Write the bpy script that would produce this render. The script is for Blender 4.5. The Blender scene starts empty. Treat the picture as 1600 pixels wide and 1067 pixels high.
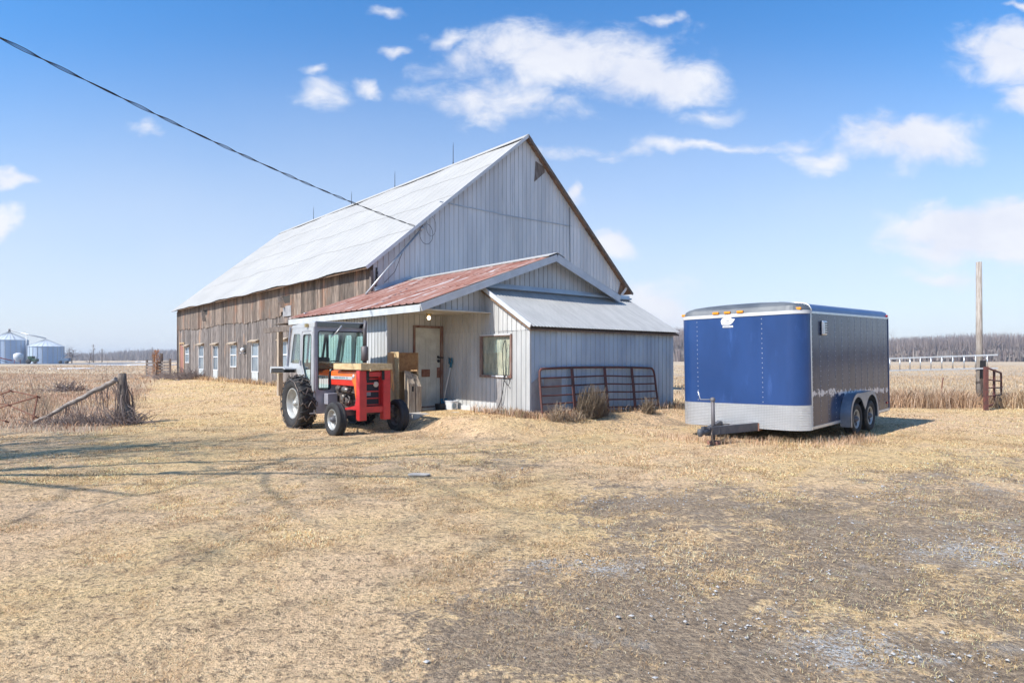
import bpy, bmesh, math, random
import numpy as np
from mathutils import Vector, Matrix, Euler
random.seed(7); rng = np.random.default_rng(11)
S = bpy.context.scene; COL = S.collection
R = math.radians; PI = math.pi

# ---------------------------------------------------------------- camera, sun, sky, exposure
cd = bpy.data.cameras.new("camera"); cam = bpy.data.objects.new("camera", cd); COL.objects.link(cam)
cam.location = (0, 0, 1.6); cam.rotation_euler = (R(90), 0, 0)
cd.lens = 23.0; cd.sensor_width = 36; cd.shift_y = 0.0172; cd.clip_end = 6000; cd.clip_start = 0.05
S.camera = cam
SUN_EL = R(46); SX, SY = -0.829, -0.5675           # horizontal direction TO the sun
sd = bpy.data.lights.new("sun", 'SUN'); sd.energy = 4.4; sd.angle = R(0.5); sd.color = (1.0, 0.95, 0.87)
sun = bpy.data.objects.new("sun", sd); COL.objects.link(sun)
sv = Vector((SX*math.cos(SUN_EL), SY*math.cos(SUN_EL), math.sin(SUN_EL))).normalized()
sun.rotation_euler = sv.to_track_quat('Z', 'Y').to_euler(); sun.location = (-20, -10, 25)
W = bpy.data.worlds.new("World"); S.world = W; W.use_nodes = True
S.view_settings.view_transform = 'Standard'; S.view_settings.look = 'None'
S.view_settings.exposure = 0.62; S.view_settings.gamma = 1.0

class NT:
    """tiny helper around a node tree"""
    def __init__(s, nt): s.nt = nt; s.N = nt.nodes; s.L = nt.links
    def n(s, t, **kw):
        nd = s.N.new(t)
        for k, v in kw.items(): setattr(nd, k, v)
        return nd
    def put(s, sock, v):
        if isinstance(v, bpy.types.NodeSocket): s.L.new(v, sock)
        elif v is not None:
            try: sock.default_value = v
            except Exception:
                sock.default_value = tuple(v)+(1,) if len(v) == 3 else v
    def m(s, op, a, b=None, c=None, clamp=False):
        nd = s.n('ShaderNodeMath', operation=op, use_clamp=clamp)
        for i, v in enumerate((a, b, c)):
            if v is not None: s.put(nd.inputs[i], v)
        return nd.outputs[0]
    def vm(s, op, a, b=None, scale=None):
        nd = s.n('ShaderNodeVectorMath', operation=op); s.put(nd.inputs[0], a)
        if b is not None: s.put(nd.inputs[1], b)
        if scale is not None: s.put(nd.inputs['Scale'], scale)
        return nd.outputs['Value'] if op in ('LENGTH', 'DOT_PRODUCT') else nd.outputs[0]
    def mix(s, f, a, b, mode='MIX'):
        nd = s.n('ShaderNodeMix', data_type='RGBA', blend_type=mode)
        s.put(nd.inputs[0], f); s.put(nd.inputs[6], a if not isinstance(a, tuple) else a+(1,)*(4-len(a)))
        s.put(nd.inputs[7], b if not isinstance(b, tuple) else b+(1,)*(4-len(b)))
        return nd.outputs[2]
    def noise(s, vec, scale, detail=5, rough=.55, dist=0.0):
        nd = s.n('ShaderNodeTexNoise'); s.put(nd.inputs['Vector'], vec)
        nd.inputs['Scale'].default_value = scale; nd.inputs['Detail'].default_value = detail
        nd.inputs['Roughness'].default_value = rough; nd.inputs['Distortion'].default_value = dist
        return nd.outputs[0]
    def ss(s, v, a, b, lo=0.0, hi=1.0):
        nd = s.n('ShaderNodeMapRange', interpolation_type='SMOOTHSTEP'); s.put(nd.inputs[0], v)
        for i, x in enumerate((a, b, lo, hi)): nd.inputs[1+i].default_value = x
        return nd.outputs[0]
    def xyz(s, v):
        nd = s.n('ShaderNodeSeparateXYZ'); s.put(nd.inputs[0], v); return nd.outputs
    def comb(s, x, y, z):
        nd = s.n('ShaderNodeCombineXYZ')
        for i, v in enumerate((x, y, z)): s.put(nd.inputs[i], v)
        return nd.outputs[0]

# sky: Nishita + procedural clouds by direction
w = NT(W.node_tree); w.N.clear()
sky = w.n('ShaderNodeTexSky', sky_type='NISHITA'); sky.sun_disc = False
sky.sun_elevation = SUN_EL; sky.sun_rotation = math.atan2(SX, SY); sky.altitude = 100
sky.air_density = 1.0; sky.dust_density = 0.6; sky.ozone_density = 2.2
hsv = w.n('ShaderNodeHueSaturation'); w.put(hsv.inputs['Color'], sky.outputs[0])
hsv.inputs['Saturation'].default_value = 1.12; hsv.inputs['Value'].default_value = 1.0; hsv.inputs['Hue'].default_value = 0.497
tc = w.n('ShaderNodeTexCoord'); dx, dy, dz = w.xyz(tc.outputs['Generated'])
ay = w.m('MAXIMUM', w.m('ABSOLUTE', dy), 0.08)
u = w.m('DIVIDE', dx, ay); v = w.m('DIVIDE', dz, ay)
uv = w.comb(u, v, 0.0)
nz = w.n('ShaderNodeTexNoise'); w.put(nz.inputs['Vector'], uv); nz.inputs['Scale'].default_value = 9; nz.inputs['Detail'].default_value = 5
dist = w.vm('SCALE', w.vm('SUBTRACT', nz.outputs[1], (.5, .5, .5)), scale=0.10)
uvd = w.vm('ADD', uv, dist)
clouds = [(880, 95, 190, 58, 1.), (1010, 115, 120, 48, 1.), (860, 75, 90, 48, .9), (735, 150, 90, 30, .66), (770, 85, 75, 36, .8), (820, 165, 120, 22, .5),
          (495, 148, 48, 24, .62), (580, 138, 30, 15, .72), (490, 108, 20, 11, .5), (1575, 95, 90, 52, 1.), (1600, 65, 80, 38, .95),
          (1600, 165, 60, 30, .9), (1420, 222, 115, 40, 1.), (1290, 248, 62, 18, .6), (1515, 358, 150, 52, 1.5), (1580, 350, 110, 50, 1.4), (1590,390,160,26,.7),
          (955, 380, 46, 28, 1.1), (900, 300, 18, 18, .9), (1015, 490, 80, 55, 1.1), (0, 365, 30, 34, 1.1), (20, 283, 40, 14, .8),
          (1080, 228, 260, 11, .48), (1100, 178, 50, 15, .6), (1045, 30, 55, 10, .6), (597, 10, 22, 11, .6), (1485, 430, 60, 12, .45),
          (620, 75, 22, 8, .6), (230,190,24,12,.4), (690, 60, 34, 14, .55), (1600, 2, 30, 8, .7)]
field = None
for cx_, cy_, rx, ry, st in clouds:
    c = w.vm('SUBTRACT', uvd, ((cx_-800)/1022, (561-cy_)/1022, 0))
    l = w.vm('LENGTH', w.vm('MULTIPLY', c, (1022/rx, 1022/ry, 0)))
    e = w.m('MULTIPLY', w.m('SUBTRACT', 1.12, l), st)
    field = e if field is None else w.m('MAXIMUM', field, e)
stretch = w.vm('MULTIPLY', uv, (1.0, 1.7, 1.0))
f1 = w.noise(stretch, 11, 9, .62, .4); f2 = w.noise(stretch, 4.0, 3, .5)
dens = w.ss(w.m('ADD', field, w.m('MULTIPLY', w.m('SUBTRACT', f1, .5), 1.8)), -.12, .80)
dens = w.m('MULTIPLY', dens, w.m('GREATER_THAN', dz, 0.0))
shade = w.ss(w.m('ADD', w.m('MULTIPLY', f2, .6), w.m('MULTIPLY', f1, .5)), .35, .75)
ccol = w.mix(shade, (4.7, 4.9, 5.6), (5.6, 5.7, 6.0))
# thin veil low over the horizon
veil = w.m('MULTIPLY', w.ss(v, 0.0, .55, 1.0, 0.0), w.m('ADD', .55, w.m('MULTIPLY', f2, .35)))
grad = w.ss(v, 0.1, .62, 1.0, 0.0)
tint = w.mix(grad, (.60, 1.03, 1.33), (1.0, 1.02, 1.12))
skyc = w.mix(1.0, hsv.outputs[0], tint, 'MULTIPLY')
skyc = w.mix(veil, skyc, (4.4, 4.85, 5.7))
skyc = w.mix(w.m('MULTIPLY', dens, .93), skyc, ccol)
bg = w.n('ShaderNodeBackground'); w.put(bg.inputs[0], skyc); bg.inputs[1].default_value = 0.112
out = w.n('ShaderNodeOutputWorld'); w.L.new(bg.outputs[0], out.inputs[0])

# ---------------------------------------------------------------- numpy noise and terrain
def _hash(ix, iy, seed):
    h = (ix.astype(np.int64)*374761393 + iy.astype(np.int64)*668265263 + seed*1442695041) & 0x7fffffff
    h = (h ^ (h >> 13))*1274126177 & 0x7fffffff
    return ((h ^ (h >> 16)) & 0xffff)/65535.0
def vnoise(x, y, seed=0):
    ix = np.floor(x); iy = np.floor(y); fx = x-ix; fy = y-iy
    fx = fx*fx*(3-2*fx); fy = fy*fy*(3-2*fy); ix = ix.astype(np.int64); iy = iy.astype(np.int64)
    a = _hash(ix, iy, seed); b = _hash(ix+1, iy, seed); c = _hash(ix, iy+1, seed); d = _hash(ix+1, iy+1, seed)
    return (a*(1-fx)+b*fx)*(1-fy)+(c*(1-fx)+d*fx)*fy
def fbm(x, y, octs=4, seed=0, gain=.5):
    t = 0; amp = 1; tot = 0
    for i in range(octs):
        t = t+amp*vnoise(x*2**i, y*2**i, seed+i*17); tot += amp; amp *= gain
    return t/tot
def sstep(a, b, x):
    t = np.clip((x-a)/(b-a), 0, 1); return t*t*(3-2*t)
PX, PY = .409, 14.93; BX, BY = .765, .644; AX, AY = -.6438, .7652     # building frame: origin, b axis, a axis
def frame(X, Y):
    dx = X-PX; dy = Y-PY; return dx*BX+dy*BY, dx*AX+dy*AY
def world(b, a): return PX+b*BX+a*AX, PY+b*BY+a*AY
def height(X, Y):
    b, a = frame(X, Y)
    d1 = np.hypot(np.maximum(np.maximum(-1.25-b, b-6.2), 0), np.maximum(np.maximum(-.15-a, a-9), 0))
    h1 = .29*(1-sstep(.0, 1.1, d1))
    d2 = np.hypot(np.maximum(np.maximum(.75-b, b-14), 0), np.maximum(np.maximum(8.8-a, a-35), 0))
    h2 = .44*(1-sstep(.2, 7.5, d2))*sstep(5.0, 10.5, a)
    h = np.maximum(h1, h2)
    near = np.exp(-((X/60)**2+((Y-20)/60)**2))
    h = h+near*(.07*(fbm(X*.35, Y*.35, 3, 5)-.5))*np.clip(1-h*3, .15, 1)
    return h
def mudmask(X, Y):
    wv = fbm(X*.6, Y*.6, 3, 40)-.5
    r = sstep(-1.6, .6, X+wv*2.6-.12*(Y-5))*(1-sstep(7.2, 10.2, Y+wv*2.5-np.clip(X-4, 0, 9)*.28))
    r2 = .9*np.exp(-(((X-2.9)/2.6)**2+((Y-16.0)/1.0)**2))
    r3 = .95*np.exp(-(((X+.45)/1.3)**2+((Y-9.8)/2.3)**2))
    r4 = .75*np.exp(-(((X-8.2)/1.9)**2+((Y-10.2)/1.5)**2))
    r = np.clip(np.maximum.reduce([r, r2, r3, r4]), 0, 1)
    n = fbm(X*2.2+3, Y*2.2, 5, 60, .6); n2 = fbm(X*.8, Y*.8, 3, 80); n3 = fbm(X*6.0, Y*6.0, 3, 61, .65)
    # wheel ruts running up the yard
    rut = 0
    for x0, k in ((1.0, .10), (2.5, .12), (4.6, .22)):
        rut = rut+np.exp(-((X-x0-k*(Y-3)-.25*(n2-.5)*4)/.24)**2)
    return np.clip(r*.62*(1-.24*sstep(5.5, 9.0, Y))+(n-.5)*.85+(n3-.5)*.55+(n2-.5)*.45+.16*np.minimum(rut, 1)*r-.06, 0, 1)*sstep(.02, .3, r)
def fieldmask(X, Y):
    """1 where the rough unmown field starts"""
    b, a = frame(X, Y); wv = (fbm(X*.4, Y*.4, 3, 90)-.5)*1.6
    left = sstep(-.2, 1.2, -(X+9.3+(Y-16)*.50)+wv*.6)*sstep(13.6, 15.6, Y+wv*.3+(X+12)*.12)
    right = sstep(20.6, 22.0, Y+wv*.5-.0*(X))*sstep(6.5, 8.5, X)
    far = sstep(30, 34, Y)
    return np.clip(np.maximum.reduce([left*sstep(0, 1, -X-8.5), right, far*(b < -1.5)*(X < -22), far*(X > 6)]), 0, 1)

# ---------------------------------------------------------------- materials
MATS = {}
def mat(name, c1, c2=None, scale=4, stretch=(1, 1, 1), lo=.35, hi=.65, rough=.7, metal=0.0, bump=0.0, bscale=None, bstretch=None, coat=0.0,
        spec=.5, tint=None, stains=(), detail=6, emit=None, rvar=0.0):
    m = bpy.data.materials.new(name); m.use_nodes = True; t = NT(m.node_tree); t.N.clear()
    bs = t.n('ShaderNodeBsdfPrincipled'); o = t.n('ShaderNodeOutputMaterial'); t.L.new(bs.outputs[0], o.inputs[0])
    co = t.n('ShaderNodeTexCoord').outputs['Object']
    vec = t.vm('MULTIPLY', co, stretch) if stretch != (1, 1, 1) else co
    col = tuple(c1)+(1,)
    fac = None
    if c2 is not None:
        fac = t.noise(vec, scale, detail, .6)
        col = t.mix(t.ss(fac, lo, hi), tuple(c1), tuple(c2))
    for sc, scl, st, a, b in stains:
        sn = t.noise(t.vm('MULTIPLY', t.vm('ADD', co, (7.3*scl % 5, 2.1, 4.7)), st), scl, 6, .62)
        col = t.mix(t.ss(sn, a, b), col, tuple(sc))
    if tint:
        at = t.n('ShaderNodeAttribute', attribute_name='tint')
        k = t.m('ADD', 1-tint/2, t.m('MULTIPLY', at.outputs['Fac'], tint))
        col = t.mix(1.0, col, t.comb(k, k, k), 'MULTIPLY')
    t.put(bs.inputs['Base Color'], col)
    bs.inputs['Metallic'].default_value = metal; bs.inputs['Specular IOR Level'].default_value = spec
    if rvar:
        t.put(bs.inputs['Roughness'], t.m('ADD', rough-rvar/2, t.m('MULTIPLY', t.noise(co, 3.3, 4), rvar)))
    else: bs.inputs['Roughness'].default_value = rough
    bs.inputs['Coat Weight'].default_value = coat; bs.inputs['Coat Roughness'].default_value = .08
    if bump:
        bvec = t.vm('MULTIPLY', co, bstretch or stretch)
        bn = t.noise(bvec, bscale or scale*3, 6, .6)
        bp = t.n('ShaderNodeBump'); bp.inputs['Strength'].default_value = 1.0; bp.inputs['Distance'].default_value = bump
        t.L.new(bn, bp.inputs['Height']); t.L.new(bp.outputs[0], bs.inputs['Normal'])
    if emit:
        bs.inputs['Emission Color'].default_value = tuple(emit[0])+(1,); bs.inputs['Emission Strength'].default_value = emit[1]
    MATS[name] = m; return m
def glassmat(name, tintc, gloss=.12, rough=.02):
    m = bpy.data.materials.new(name); m.use_nodes = True; t = NT(m.node_tree); t.N.clear()
    tr = t.n('ShaderNodeBsdfTransparent'); tr.inputs[0].default_value = tuple(tintc)+(1,)
    gl = t.n('ShaderNodeBsdfGlossy'); gl.inputs['Roughness'].default_value = rough; gl.inputs[0].default_value = (1, 1, 1, 1)
    fr = t.n('ShaderNodeFresnel'); fr.inputs[0].default_value = 1.45
    bf = t.n('ShaderNodeNewGeometry').outputs['Backfacing']
    mx = t.n('ShaderNodeMixShader'); t.L.new(t.m('MULTIPLY', t.m('ADD', fr.outputs[0], gloss, clamp=True), t.m('SUBTRACT', 1.0, bf)), mx.inputs[0])
    t.L.new(tr.outputs[0], mx.inputs[1]); t.L.new(gl.outputs[0], mx.inputs[2])
    o = t.n('ShaderNodeOutputMaterial'); t.L.new(mx.outputs[0], o.inputs[0]); MATS[name] = m; return m

wood_grain = dict(stretch=(6, 6, .45), scale=5)
mat('old_boards', (.255, .222, .203), (.075, .060, .053), lo=.3, hi=.68, rough=.9, bump=.006, tint=.9, bscale=9, bstretch=(9, 9, .5),
    stains=[((.30, .19, .125), 1.1, (1, 1, .5), .56, .74), ((.42, .39, .37), 1.7, (3, 3, .25), .60, .76)], **wood_grain)
mat('warm_boards', (.27, .215, .175), (.085, .060, .046), lo=.3, hi=.68, rough=.9, bump=.006, tint=.9, bscale=9, bstretch=(9, 9, .5),
    stains=[((.25, .135, .085), 1.1, (1, 1, .5), .50, .70), ((.42, .38, .34), 1.7, (3, 3, .25), .60, .76)], **wood_grain)
mat('brown_boards', (.30, .19, .12), (.14, .085, .055), lo=.3, hi=.7, rough=.9, bump=.005, tint=.6, bscale=9, bstretch=(9, 9, .5), **wood_grain)
mat('barn_metal', (.61, .62, .63), (.50, .515, .535), scale=1.0, stretch=(1.6, 1.6, .22), rough=.5, metal=.05, tint=.36,
    stains=[((.30, .30, .31), 1.3, (3, 3, .18), .60, .80), ((.66, .665, .67), .8, (2, 2, .3), .60, .78), ((.42, .33, .27), 2.1, (5, 5, .16), .66, .80)], bump=.003, bscale=3)
mat('annex_metal', (.48, .485, .485), (.38, .385, .385), scale=1.3, stretch=(1.5, 1.5, .5), rough=.5, metal=.05, tint=.6,
    stains=[((.30, .29, .29), 2.6, (3, 3, .5), .60, .80), ((.64, .645, .65), 1.3, (2, 2, .3), .62, .75), ((.36, .27, .21), 2.4, (5, 5, .22), .66, .80)], bump=.003, bscale=4)
mat('shade_blue_metal', (.42, .50, .57), (.34, .41, .49), scale=1.3, stretch=(1.5, 1.5, .4), rough=.5, metal=.05, tint=.5,  # the blue of shade is put into this metal's base colour
    stains=[((.24, .27, .32), 1.9, (3, 3, .3), .60, .80), ((.36, .30, .26), 2.6, (5, 5, .2), .68, .80)], bump=.003, bscale=4)
mat('patch_metal', (.36, .36, .37), (.27, .26, .265), scale=3, rough=.6, metal=.15, bump=.002)
mat('white_roof', (.385, .378, .365), (.35, .345, .335), scale=.8, stretch=(1, .5, 1), rough=.85, metal=0, spec=.2, tint=.05,
    stains=[((.33, .325, .32), 1.6, (.35, 2.5, .35), .62, .82)], bump=.004, bscale=1.2)
mat('rust_roof', (.26, .095, .06), (.38, .21, .165), scale=2.0, stretch=(.5, 2.2, .5), lo=.34, hi=.60, rough=.75, metal=.1,
    stains=[((.56, .53, .52), 3.2, (.28, 3.6, .28), .55, .66), ((.19, .07, .045), 4, (.5, 1.5, .5), .62, .74)], bump=.002, bscale=12)
mat('lean_roof_metal', (.42, .415, .40), (.35, .345, .335), scale=2, stretch=(3, .5, 1), rough=.45, metal=.2,
    stains=[((.38, .36, .33), 2.4, (4, .4, .4), .64, .8)])
mat('white_trim', (.58, .59, .60), (.49, .50, .51), scale=3, rough=.6)
mat('grey_trim', (.50, .52, .52), (.42, .44, .44), scale=3, rough=.6)
mat('soffit', (.54, .52, .47), (.42, .39, .34), scale=2, rough=.7)
mat('door_paint', (.58, .60, .56), (.46, .47, .44), scale=3, rough=.6, stains=[((.20, .12, .09), 5, (1, 1, .5), .70, .80)])
mat('rust', (.17, .075, .05), (.26, .13, .09), scale=14, rough=.9, bump=.002)
mat('red_rust', (.15, .05, .042), (.085, .042, .036), scale=9, rough=.75)
mat('brown_frame', (.17, .08, .06), (.26, .19, .16), scale=8, stretch=(1, 1, .3), rough=.85)
mat('concrete', (.50, .46, .41), (.38, .35, .31), scale=6, rough=.9, bump=.004)
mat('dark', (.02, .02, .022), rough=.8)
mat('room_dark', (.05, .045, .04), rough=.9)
mat('curtain', (.62, .58, .47), (.36, .37, .31), scale=6, stretch=(2, 2, .6), rough=.9)
mat('plywood', (.44, .31, .18), (.36, .23, .12), scale=5, stretch=(4, 4, .6), rough=.8)
mat('osb_brown', (.30, .165, .07), (.20, .10, .04), scale=12, rough=.8)
mat('weathered_timber', (.46, .38, .29), (.27, .21, .16), scale=5, stretch=(6, 6, .6), rough=.9, bump=.004, stains=[((.24, .27, .13), 3, (1, 1, 1), .62, .74)])
mat('new_lumber', (.60, .46, .26), (.50, .35, .18), scale=5, stretch=(1, 5, 5), rough=.75)
mat('blue_plastic', (.015, .13, .22), rough=.45)
mat('white_plastic', (.66, .68, .70), (.58, .60, .63), scale=6, rough=.5)
mat('pole_white', (.62, .62, .60), rough=.5)
mat('cable', (.02, .02, .025), rough=.6)
mat('galv', (.50, .51, .52), (.42, .43, .44), scale=8, rough=.45, metal=.6)
mat('bulb', (.9, .8, .6), emit=((1, .74, .42), 5))
mat('brass', (.5, .38, .18), rough=.4, metal=.7)
mat('window_white', (.60, .61, .62), rough=.55)
mat('pane', (.12, .16, .20), (.22, .27, .31), scale=.8, rough=.12, spec=.9)
mat('pink_door', (.36, .17, .13), (.28, .14, .11), scale=3, stretch=(2, 2, .5), rough=.8)
mat('red_paint', (.56, .028, .03), (.46, .022, .025), scale=6, rough=.38, coat=.3, stains=[((.17, .03, .025), 9, (1, 1, 1), .70, .78)])
mat('red_hood', (.62, .035, .02), rough=.35, coat=.3)
mat('orange_paint', (.80, .17, .02), (.72, .13, .015), scale=4, rough=.35, coat=.3)
mat('silver_paint', (.50, .51, .52), (.43, .44, .45), scale=4, rough=.42, metal=.25, stains=[((.30, .28, .26), 7, (1, 1, .6), .66, .78)])
mat('lilac_grey', (.33, .33, .37), (.27, .27, .31), scale=5, rough=.45, metal=.15)
mat('decal', (.60, .64, .66), rough=.3, metal=.3)
mat('ink', (.05, .12, .16), rough=.5)
mat('tyre', (.022, .022, .024), (.035, .033, .032), scale=12, rough=.85, stains=[((.14, .115, .09), 5, (1, 1, 1), .60, .80)])
mat('tyre_dark', (.018, .019, .024), rough=.7)
mat('rim_silver', (.46, .47, .46), (.36, .36, .345), scale=6, rough=.4, metal=.3)
mat('rim_dark', (.10, .10, .11), rough=.5)
mat('chain', (.20, .18, .165), (.12, .08, .06), scale=30, rough=.5, metal=.6)
mat('engine', (.05, .045, .045), (.16, .12, .10), scale=9, rough=.6, metal=.3)
mat('engine_metal', (.22, .20, .18), rough=.4, metal=.6)
mat('stack', (.14, .13, .135), rough=.6, metal=.3)
mat('grille', (.012, .014, .025), rough=.6)
mat('lamp_glass', (.65, .62, .55), rough=.2)
mat('rope', (.50, .27, .12), rough=.9)
mat('seat_black', (.03, .03, .03), rough=.7)
glassmat('cab_glass', (.85, .97, .95), .14)
glassmat('cab_dark_glass', (.16, .17, .26), .08)
glassmat('window_glass', (.95, .97, .96), .10)
def trailer_side():
    m = mat('trailer_side', (.030, .048, .105), (.022, .034, .075), scale=1.6, stretch=(3, 1, .3), rough=.17, spec=.32, metal=.24, coat=.0, rvar=.12)
    t = NT(m.node_tree); bs = [n for n in t.N if n.type == 'BSDF_PRINCIPLED'][0]
    co = t.n('ShaderNodeTexCoord').outputs['Object']; x, y, z = t.xyz(co)
    nn = t.noise(t.vm('MULTIPLY', co, (5, 1, 6)), 1.3, 6, .62, .6)
    zc = t.m('SUBTRACT', z, t.m('SUBTRACT', .66, t.m('MULTIPLY', x, .035)))
    band = t.m('SUBTRACT', 1.0, t.m('MULTIPLY', t.m('ABSOLUTE', zc), 10.0))
    msk = t.ss(t.m('ADD', t.m('MULTIPLY', nn, 2.0), t.m('MULTIPLY', band, .42)), 1.22, 1.36)
    msk = t.m('MULTIPLY', msk, t.m('GREATER_THAN', band, 0.0))
    old = bs.inputs['Base Color'].links[0].from_socket
    t.put(bs.inputs['Base Color'], t.mix(msk, old, (.62, .60, .60)))
    t.put(bs.inputs['Metallic'], t.m('MULTIPLY', t.m('SUBTRACT', 1.0, msk), .24))
    bn = t.noise(t.vm('MULTIPLY', co, (3.2, 1, .9)), 1.0, 3, .5)
    bp = t.n('ShaderNodeBump'); bp.inputs['Strength'].default_value = 1; bp.inputs['Distance'].default_value = .006
    t.L.new(bn, bp.inputs['Height']); t.L.new(bp.outputs[0], bs.inputs['Normal'])
trailer_side()
mat('trailer_blue', (.013, .048, .165), (.018, .060, .20), scale=1.4, stretch=(1, 1, .5), rough=.33, coat=.15, metal=.1,
    stains=[((.50, .56, .68), 13, (1, 1, .8), .755, .79), ((.04, .10, .30), 3, (1, 1, .25), .55, .75)])
mat('trailer_roof_blue', (.06, .10, .22), (.09, .13, .25), scale=2, rough=.35, metal=.3)
mat('trailer_cap', (.085, .095, .11), (.14, .15, .16), scale=2, rough=.5, metal=.15)
mat('alu', (.66, .67, .68), (.58, .59, .60), scale=5, rough=.38, metal=.75)
mat('amber', (.75, .28, .02), rough=.25)
mat('red_lens', (.35, .01, .02), rough=.25)
mat('tongue', (.055, .06, .075), (.09, .09, .10), scale=7, rough=.6, stains=[((.26, .12, .07), 4, (1, 1, 1), .66, .74)])
mat('fender', (.20, .24, .31), (.27, .31, .38), scale=4, rough=.35, metal=.6)
def diamond():
    m = mat('diamond_plate', (.62, .63, .64), (.54, .55, .56), scale=2, rough=.42, metal=.65)
    t = NT(m.node_tree); bs = [n for n in t.N if n.type == 'BSDF_PRINCIPLED'][0]
    x, y, z = t.xyz(t.n('ShaderNodeTexCoord').outputs['Object'])
    k = 2*PI/.062
    a = t.m('SINE', t.m('MULTIPLY', t.m('ADD', y, t.m('MULTIPLY', x, -1)), k)); b = t.m('SINE', t.m('MULTIPLY', z, k))
    h = t.ss(t.m('ABSOLUTE', t.m('MULTIPLY', a, b)), .25, .8)
    bp = t.n('ShaderNodeBump'); bp.inputs['Strength'].default_value = 1; bp.inputs['Distance'].default_value = .012
    t.L.new(h, bp.inputs['Height']); t.L.new(bp.outputs[0], bs.inputs['Normal'])
    old = bs.inputs['Base Color'].links[0].from_socket
    t.put(bs.inputs['Base Color'], t.mix(t.m('MULTIPLY', h, .5), old, (.80, .81, .82)))
diamond()
mat('bin_metal', (.47, .55, .66), (.38, .46, .58), scale=.35, stretch=(1, 1, .05), rough=.5, metal=.15)
mat('bin_roof', (.58, .62, .66), rough=.5, metal=.1)
mat('far_wood', (.115, .085, .085), (.19, .145, .135), scale=.03, rough=1)
mat('bark', (.13, .105, .09), (.19, .155, .13), scale=8, rough=.95, bump=.01)
mat('twig', (.24, .19, .17), (.16, .12, .11), scale=2, rough=.95)
mat('post_wood', (.42, .38, .34), (.25, .21, .18), scale=4, stretch=(6, 6, .6), rough=.95, bump=.006, stains=[((.50, .50, .22), 1.1, (1, 1, .9), .68, .76)])
mat('old_post', (.21, .175, .15), (.09, .07, .06), scale=7, stretch=(3, 3, .6), rough=.95, bump=.012)
mat('grey_rail', (.38, .34, .30), (.20, .16, .14), scale=7, stretch=(.7, 4, 4), rough=.95, bump=.01)
mat('snow', (.80, .82, .85), rough=.8, bump=.02, bscale=3)
mat('road_gravel', (.23, .22, .22), (.18, .17, .17), scale=.6, rough=1)
mat('green_machine', (.025, .07, .04), rough=.5)
mat('red_machine', (.28, .05, .05), rough=.5)
mat('dull_blue', (.09, .14, .22), rough=.6)
mat('pebble', (.44, .43, .42), (.30, .29, .28), scale=20, rough=.9)
def colattr_mat(name, rough=.9):
    m = bpy.data.materials.new(name); m.use_nodes = True; t = NT(m.node_tree); t.N.clear()
    bs = t.n('ShaderNodeBsdfPrincipled'); o = t.n('ShaderNodeOutputMaterial')
    at = t.n('ShaderNodeAttribute', attribute_name='col'); t.L.new(at.outputs['Color'], bs.inputs['Base Color'])
    bs.inputs['Roughness'].default_value = rough; bs.inputs['Specular IOR Level'].default_value = .2
    tl = t.n('ShaderNodeBsdfTranslucent'); t.L.new(at.outputs['Color'], tl.inputs[0])
    mx = t.n('ShaderNodeMixShader'); mx.inputs[0].default_value = .25
    t.L.new(bs.outputs[0], mx.inputs[1]); t.L.new(tl.outputs[0], mx.inputs[2]); t.L.new(mx.outputs[0], o.inputs[0])
    MATS[name] = m
colattr_mat('straw_blades')
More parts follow.
